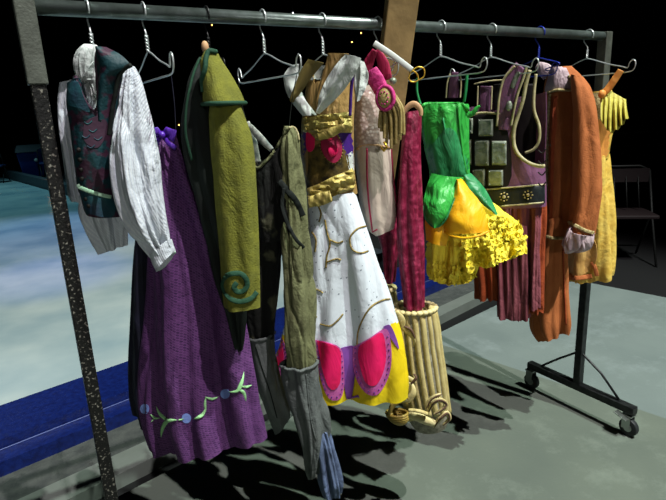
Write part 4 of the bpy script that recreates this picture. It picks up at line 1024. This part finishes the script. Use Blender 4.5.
loft('sleeve', O_.shift(.11), [(540, 180, 563, 180, .04), (541, 210, 564, 210, .04), (545, 230, 564, 232, .038), (547, 241, 563, 242, .036)], X['orange'], oc, k=(4,), amp=(.002, .006), nz=.004, cap_top=True) if False else None
cpn = patch('cuff_flap', [ob], [(547, 220), (560, 217), (563, 226), (563, 240), (554, 241), (546, 239)], X['orange'], oc, lift=.008, puff=.004, solid=.004, keep=True, smoothn=24)
stripe('gold_braid', [cpn], [(546, 236), (553, 238), (563, 238)], .006, X['braid'], oc, lift=.004)
stripe('gold_braid', [os_], [(567, 222), (576, 226), (586, 231), (594, 233)], .007, X['braid'], oc, lift=.004)
loft('cuff', O_.shift(-.075), [(566, 226, 592, 234, .045), (563, 236, 590, 240, .05), (562, 246, 587, 246, .048), (566, 251, 580, 250, .04)], X['mauve'], oc, k=(5, 9), amp=(.004, .014), nz=.016, rows=40, cap_bot=True, nfreq=22, label='crumpled mauve velvet cuff')
cc = patch('collar', [ob], [(549, 61), (558, 60), (565, 66), (570, 76), (573, 89), (565, 90), (556, 90), (545, 92), (548, 76)], X['mauve'], oc, lift=.014, puff=.006, solid=.006, keep=True, label='mauve velvet collar')
stroke('gold_braid', [cc], [(571, 74), (573, 89), (565, 90.5), (556, 91), (545, 93)], .0048, X['braid'], oc, n=40)
strap('collar', O_.shift(.02), [(537, 65), (542, 68), (549, 74)], [.012, .024, .028], X['mauve'], oc, ht=.006)
stroke('gold_braid', [ob], [(550, 94), (548.5, 120), (547.5, 150), (547, 180), (546, 205), (542.5, 235), (539.5, 265), (537, 300)], .0052, X['braid'], oc, lift=.002, n=60)
stripe('front_facing', [ob], [(556, 96), (554, 130), (553, 165), (552, 200), (550, 230)], .010, X['rust'], oc, lift=.001)
for y in (145, 167, 190): MB().ball(on([ob], [(551, y)], lift=.002)[0], .006, 12, 8, (1, .7, 1)).build('coat_button', X['plate'], oc, label='grey metal button')
stroke('back_vent', [ob], [(563, 250), (564, 275), (565, 300), (566, 325)], .003, X['rust'], oc)

# ---- yellow gown
W_ = Frame(1.91, 66, -.05)
yg = garment('yellow_gown', 'yellow brocade gown with lime ruffled shoulder at the right end of the rail', 'gown', W_)
yb_ = loft('bodice', W_.shift(.02), [(590, 92, 612, 90, .04), (588, 105, 616, 102, .055), (586, 125, 616, 120, .06), (584, 145, 611, 140, .056), (584, 162, 608, 158, .052)], X['gown'], yg, k=(4,), amp=(.002, .006), nz=.006, cap_top=True)
ys = loft('skirt', W_.shift(.02), [(582, 158, 608, 154, .052), (578, 180, 610, 176, .06), (574, 205, 613, 200, .068), (570, 230, 615, 226, .072), (566, 255, 616, 250, .076), (565, 275, 616, 270, .078), (567, 281, 615, 276, .078)], X['gown'], yg, k=(5, 9), amp=(.004, .024), nz=.005, hem=.012, ph=1)
patch('bodice_lace', [yb_], [(591, 94), (604, 92), (607, 104), (605, 118), (594, 120), (590, 106)], X['braid'], yg, lift=.003, label='pale lace bodice front')
patch('bodice_side', [yb_], [(597, 118), (610, 128), (612, 140), (607, 156), (599, 160), (595, 140)], X['peach'], yg, lift=.003, label='peach satin side')
strap('shoulder_strap', W_.shift(-.06), [(621, 70), (615, 79), (607, 90), (600, 96)], [.011, .013, .013, .012], X['peach'], yg, ht=.003, label='peach orange shoulder strap')
V = []; F = []; nn_ = 60
P0_ = fpts(W_.shift(-.04), [(601, 92), (608, 90), (617, 95), (626, 100)], nn_); P1_ = fpts(W_.shift(-.09), [(601, 120), (610, 132), (620, 127), (628, 117)], nn_)
for i in range(nn_):
    for j in range(12):
        f = j/11; p = P0_[i].lerp(P1_[i], f)
        V.append(p+W_.n*(math.sin(i*.62)*.014*f+.01*math.sin(f*PI))+Vector((0, 0, .004*math.sin(i*.62+1)*f)))
for i in range(nn_-1):
    for j in range(11): F.append([i*12+j, (i+1)*12+j, (i+1)*12+j+1, i*12+j+1])
link('shoulder_ruffle', V, F, X['gownlime'], yg, solid=.002, label='pleated lime ruffle')
MB().ball(W_.pt(602, 94, .075), .016, 12, 8, (1, .8, 1)).build('strap_rosette', X['peach'], yg)
lo = patch('overskirt_lining', [ys], [(566, 248), (574, 244), (584, 246), (594, 240), (597, 256), (592, 268), (580, 276), (566, 277)], X['lining'], yg, lift=.006, solid=.003, keep=True)
stripe('hem_band', [ys, lo], [(566, 277), (578, 278), (592, 276)], .010, X['orange'], yg, lift=.008, label='orange hem band')
stripe('hem_band', [ys], [(592, 262), (595, 268), (597, 276)], .008, X['orange'], yg, lift=.006, label='orange hem band')

# ---- dim background: chair and railing at right, bin, chairs and tiny lamps in the dark
def folding_chair(loc, rz, label, group, ms, mseat, sc=1.0):
    t = thing('folding_chair', label, 'chair', loc, group)
    def T(x, y, z): return Vector(loc)+Matrix.Rotation(rz, 3, 'Z') @ Vector((x*sc, y*sc, z*sc))
    for s_ in (-.2, .2):
        MB().tube([T(s_, -.22, 0), T(s_, .0, .42), T(s_, .16, .80)], .011*sc, 8).build('front_leg', ms, t)
        MB().tube([T(s_*.9, .24, 0), T(s_*.9, -.02, .43)], .010*sc, 8).build('rear_leg', ms, t)
    MB().tube([T(-.2, .16, .80), T(-.12, .175, .84), T(.12, .175, .84), T(.2, .16, .80)], .011*sc, 8).build('top_rail', ms, t)
    mb = MB()
    mb.box(T(0, -.02, .44), (.38*sc, .38*sc, .035*sc), Matrix.Rotation(rz, 3, 'Z')); mb.build('seat', mseat, t, smooth=False, bev=.01*sc)
    for x in (-.1, 0, .1): MB().tube([T(x, .03, .48), T(x, .155, .80)], .006*sc, 6).build('back_slat', ms, t)
    mb = MB().box(T(0, .14, .76), (.38*sc, .02*sc, .12*sc), Matrix.Rotation(rz, 3, 'Z')); mb.build('backrest', mseat, t, smooth=False)
    MB().tube([T(-.18, .2, .09), T(.18, .2, .09)], .007*sc, 6).build('stretcher', ms, t)
    return t
mcs = mat('dim_chair_frame', '#121312', .6, metal=.1); mse = mat('dimmed_red_vinyl', '#120507', .7); mbs = mat('dark_blue_vinyl', '#1b2a52', .5)  # frame and red seat colours darkened to stand for the gloom
q = at_z(634, 262, 0)
folding_chair((q.x, q.y+.1, -.004), -.75, 'folding chair with red seat darkened for the gloom at the far right', None, mcs, mse)
rt = thing('pipe_railing', 'thin grey pipe railing behind the folding chair at the far right', 'railing', (q.x+.5, q.y+1.2, 0))
a = Vector((4.6, 3.6, 0)); b = Vector((8.6, 1.0, 0))
for z in (1.02, .86): MB().tube([a+Vector((0, 0, z)), b+Vector((0, 0, z))], .014, 8).build('rail', mcs, rt)
for f in (0, .33, .66, 1): p = a.lerp(b, f); MB().tube([p, p+Vector((0, 0, 1.03))], .016, 8).build('rail_post', mcs, rt)
# blue bin beyond the ice
bp_ = at_z(21, 181, 0.02)
bin_ = thing('wheeled_bin', 'blue bin with dark lid standing past the far edge of the ice', 'bin', (bp_.x+.35, bp_.y+.5, .02))
bm = mat('bin_blue', '#10307c', .5); bd_ = mat('bin_dark_lid', '#14161c', .6)
O = Vector((bp_.x+.35, bp_.y+.5, .02)); v_ = [O+Vector(p) for p in ((-.25, -.25, 0.05), (.25, -.25, .05), (.25, .25, .05), (-.25, .25, .05), (-.34, -.34, .72), (.34, -.34, .72), (.34, .34, .72), (-.34, .34, .72))]
link('bin_body', v_, [[3, 2, 1, 0], [4, 5, 6, 7], [0, 1, 5, 4], [1, 2, 6, 5], [2, 3, 7, 6], [3, 0, 4, 7]], bm, bin_, smooth=False, bev=.03)
link('bin_lid', [O+Vector(p) for p in ((-.37, -.38, .72), (.37, -.38, .72), (.37, .38, .72), (-.37, .38, .72), (-.3, -.2, .92), (.3, -.2, .92), (.34, .36, .84), (-.34, .36, .84))], [[3, 2, 1, 0], [4, 5, 6, 7], [0, 1, 5, 4], [1, 2, 6, 5], [2, 3, 7, 6], [3, 0, 4, 7]], bd_, bin_, smooth=False, bev=.02)
for s_ in (-1, 1): MB().cyl(O+Vector((s_*.3-.03, .3, .07)), O+Vector((s_*.3+.03, .3, .07)), .07, 14).build('bin_wheel', bd_, bin_)
MB().ball(O+Vector((.1, -.33, .5)), .05, 10, 6, (1, .3, 1)).build('bin_latch', X['plastic'], bin_)
for i, (px, l_) in enumerate(((-1, 'dim chair past the ice at the left edge of the photo'), (42, 'dim blue chair past the ice just right of the blue bin'), (54, 'dim chair past the ice, close behind the left rack post'))):
    q = at_z(px, 181 if i < 2 else 184, .02)
    folding_chair((q.x, q.y+[-.6, 2.8, 1.2][i], .02), PI*.9+i*.2, l_, 'chairs beyond the ice', mcs, mbs)
lampm = [mat('warm_bulb', '#ffd9a0', .5, emit=('#ffb060', 6)), mat('white_bulb', '#ffffff', .5, emit=('#e8f0ff', 6))]
hous = mat('lamp_housing', '#0a0a0a', .8)
def lamp(px, py, D, k, label, r=.03, grp='tiny far lamps', up=True):
    d = ray(px, py); P = CAM+d*D
    t = thing('distant_lamp', label, 'lamp', P, grp)
    MB().ball(P, r, 10, 8).build('bulb', lampm[k], t)
    if up: MB().tube([P, Vector((P.x, P.y, 12.45))], .012, 6).build('drop_cable', hous, t)
    else: MB().tube([P-Vector((0, 0, r)), Vector((P.x, P.y, .02))], .02, 6).build('lamp_pole', hous, t)
    bk = (P-CAM).normalized(); MB().tube([P+bk*r*.5, P+bk*r*3], r*.9, 10).build('lamp_housing', hous, t)
for (px, py, k, l_) in ((293, 13, 1, 'tiny white lamp in the dark just above the rail, left of the white gown'), (212, 25, 0, 'tiny warm lamp in the dark above the olive coat'), (239, 96, 0, 'tiny warm lamp seen under the bare hanger beside the olive coat'),
                     (352, 42, 0, 'tiny warm lamp between the white gown and the beam'), (361, 33, 0, 'tiny warm lamp just left of the beam'), (431, 11, 1, 'tiny white lamp above the rail right of the beam'), (179, 125, 0, 'tiny orange lamp above the purple skirt')):
    lamp(px, py, 22, k, l_, .028)
lamp(46.5, 165, 12.5, 0, 'small glowing warm lamp at the left rack post beyond the ice', .05, up=False)
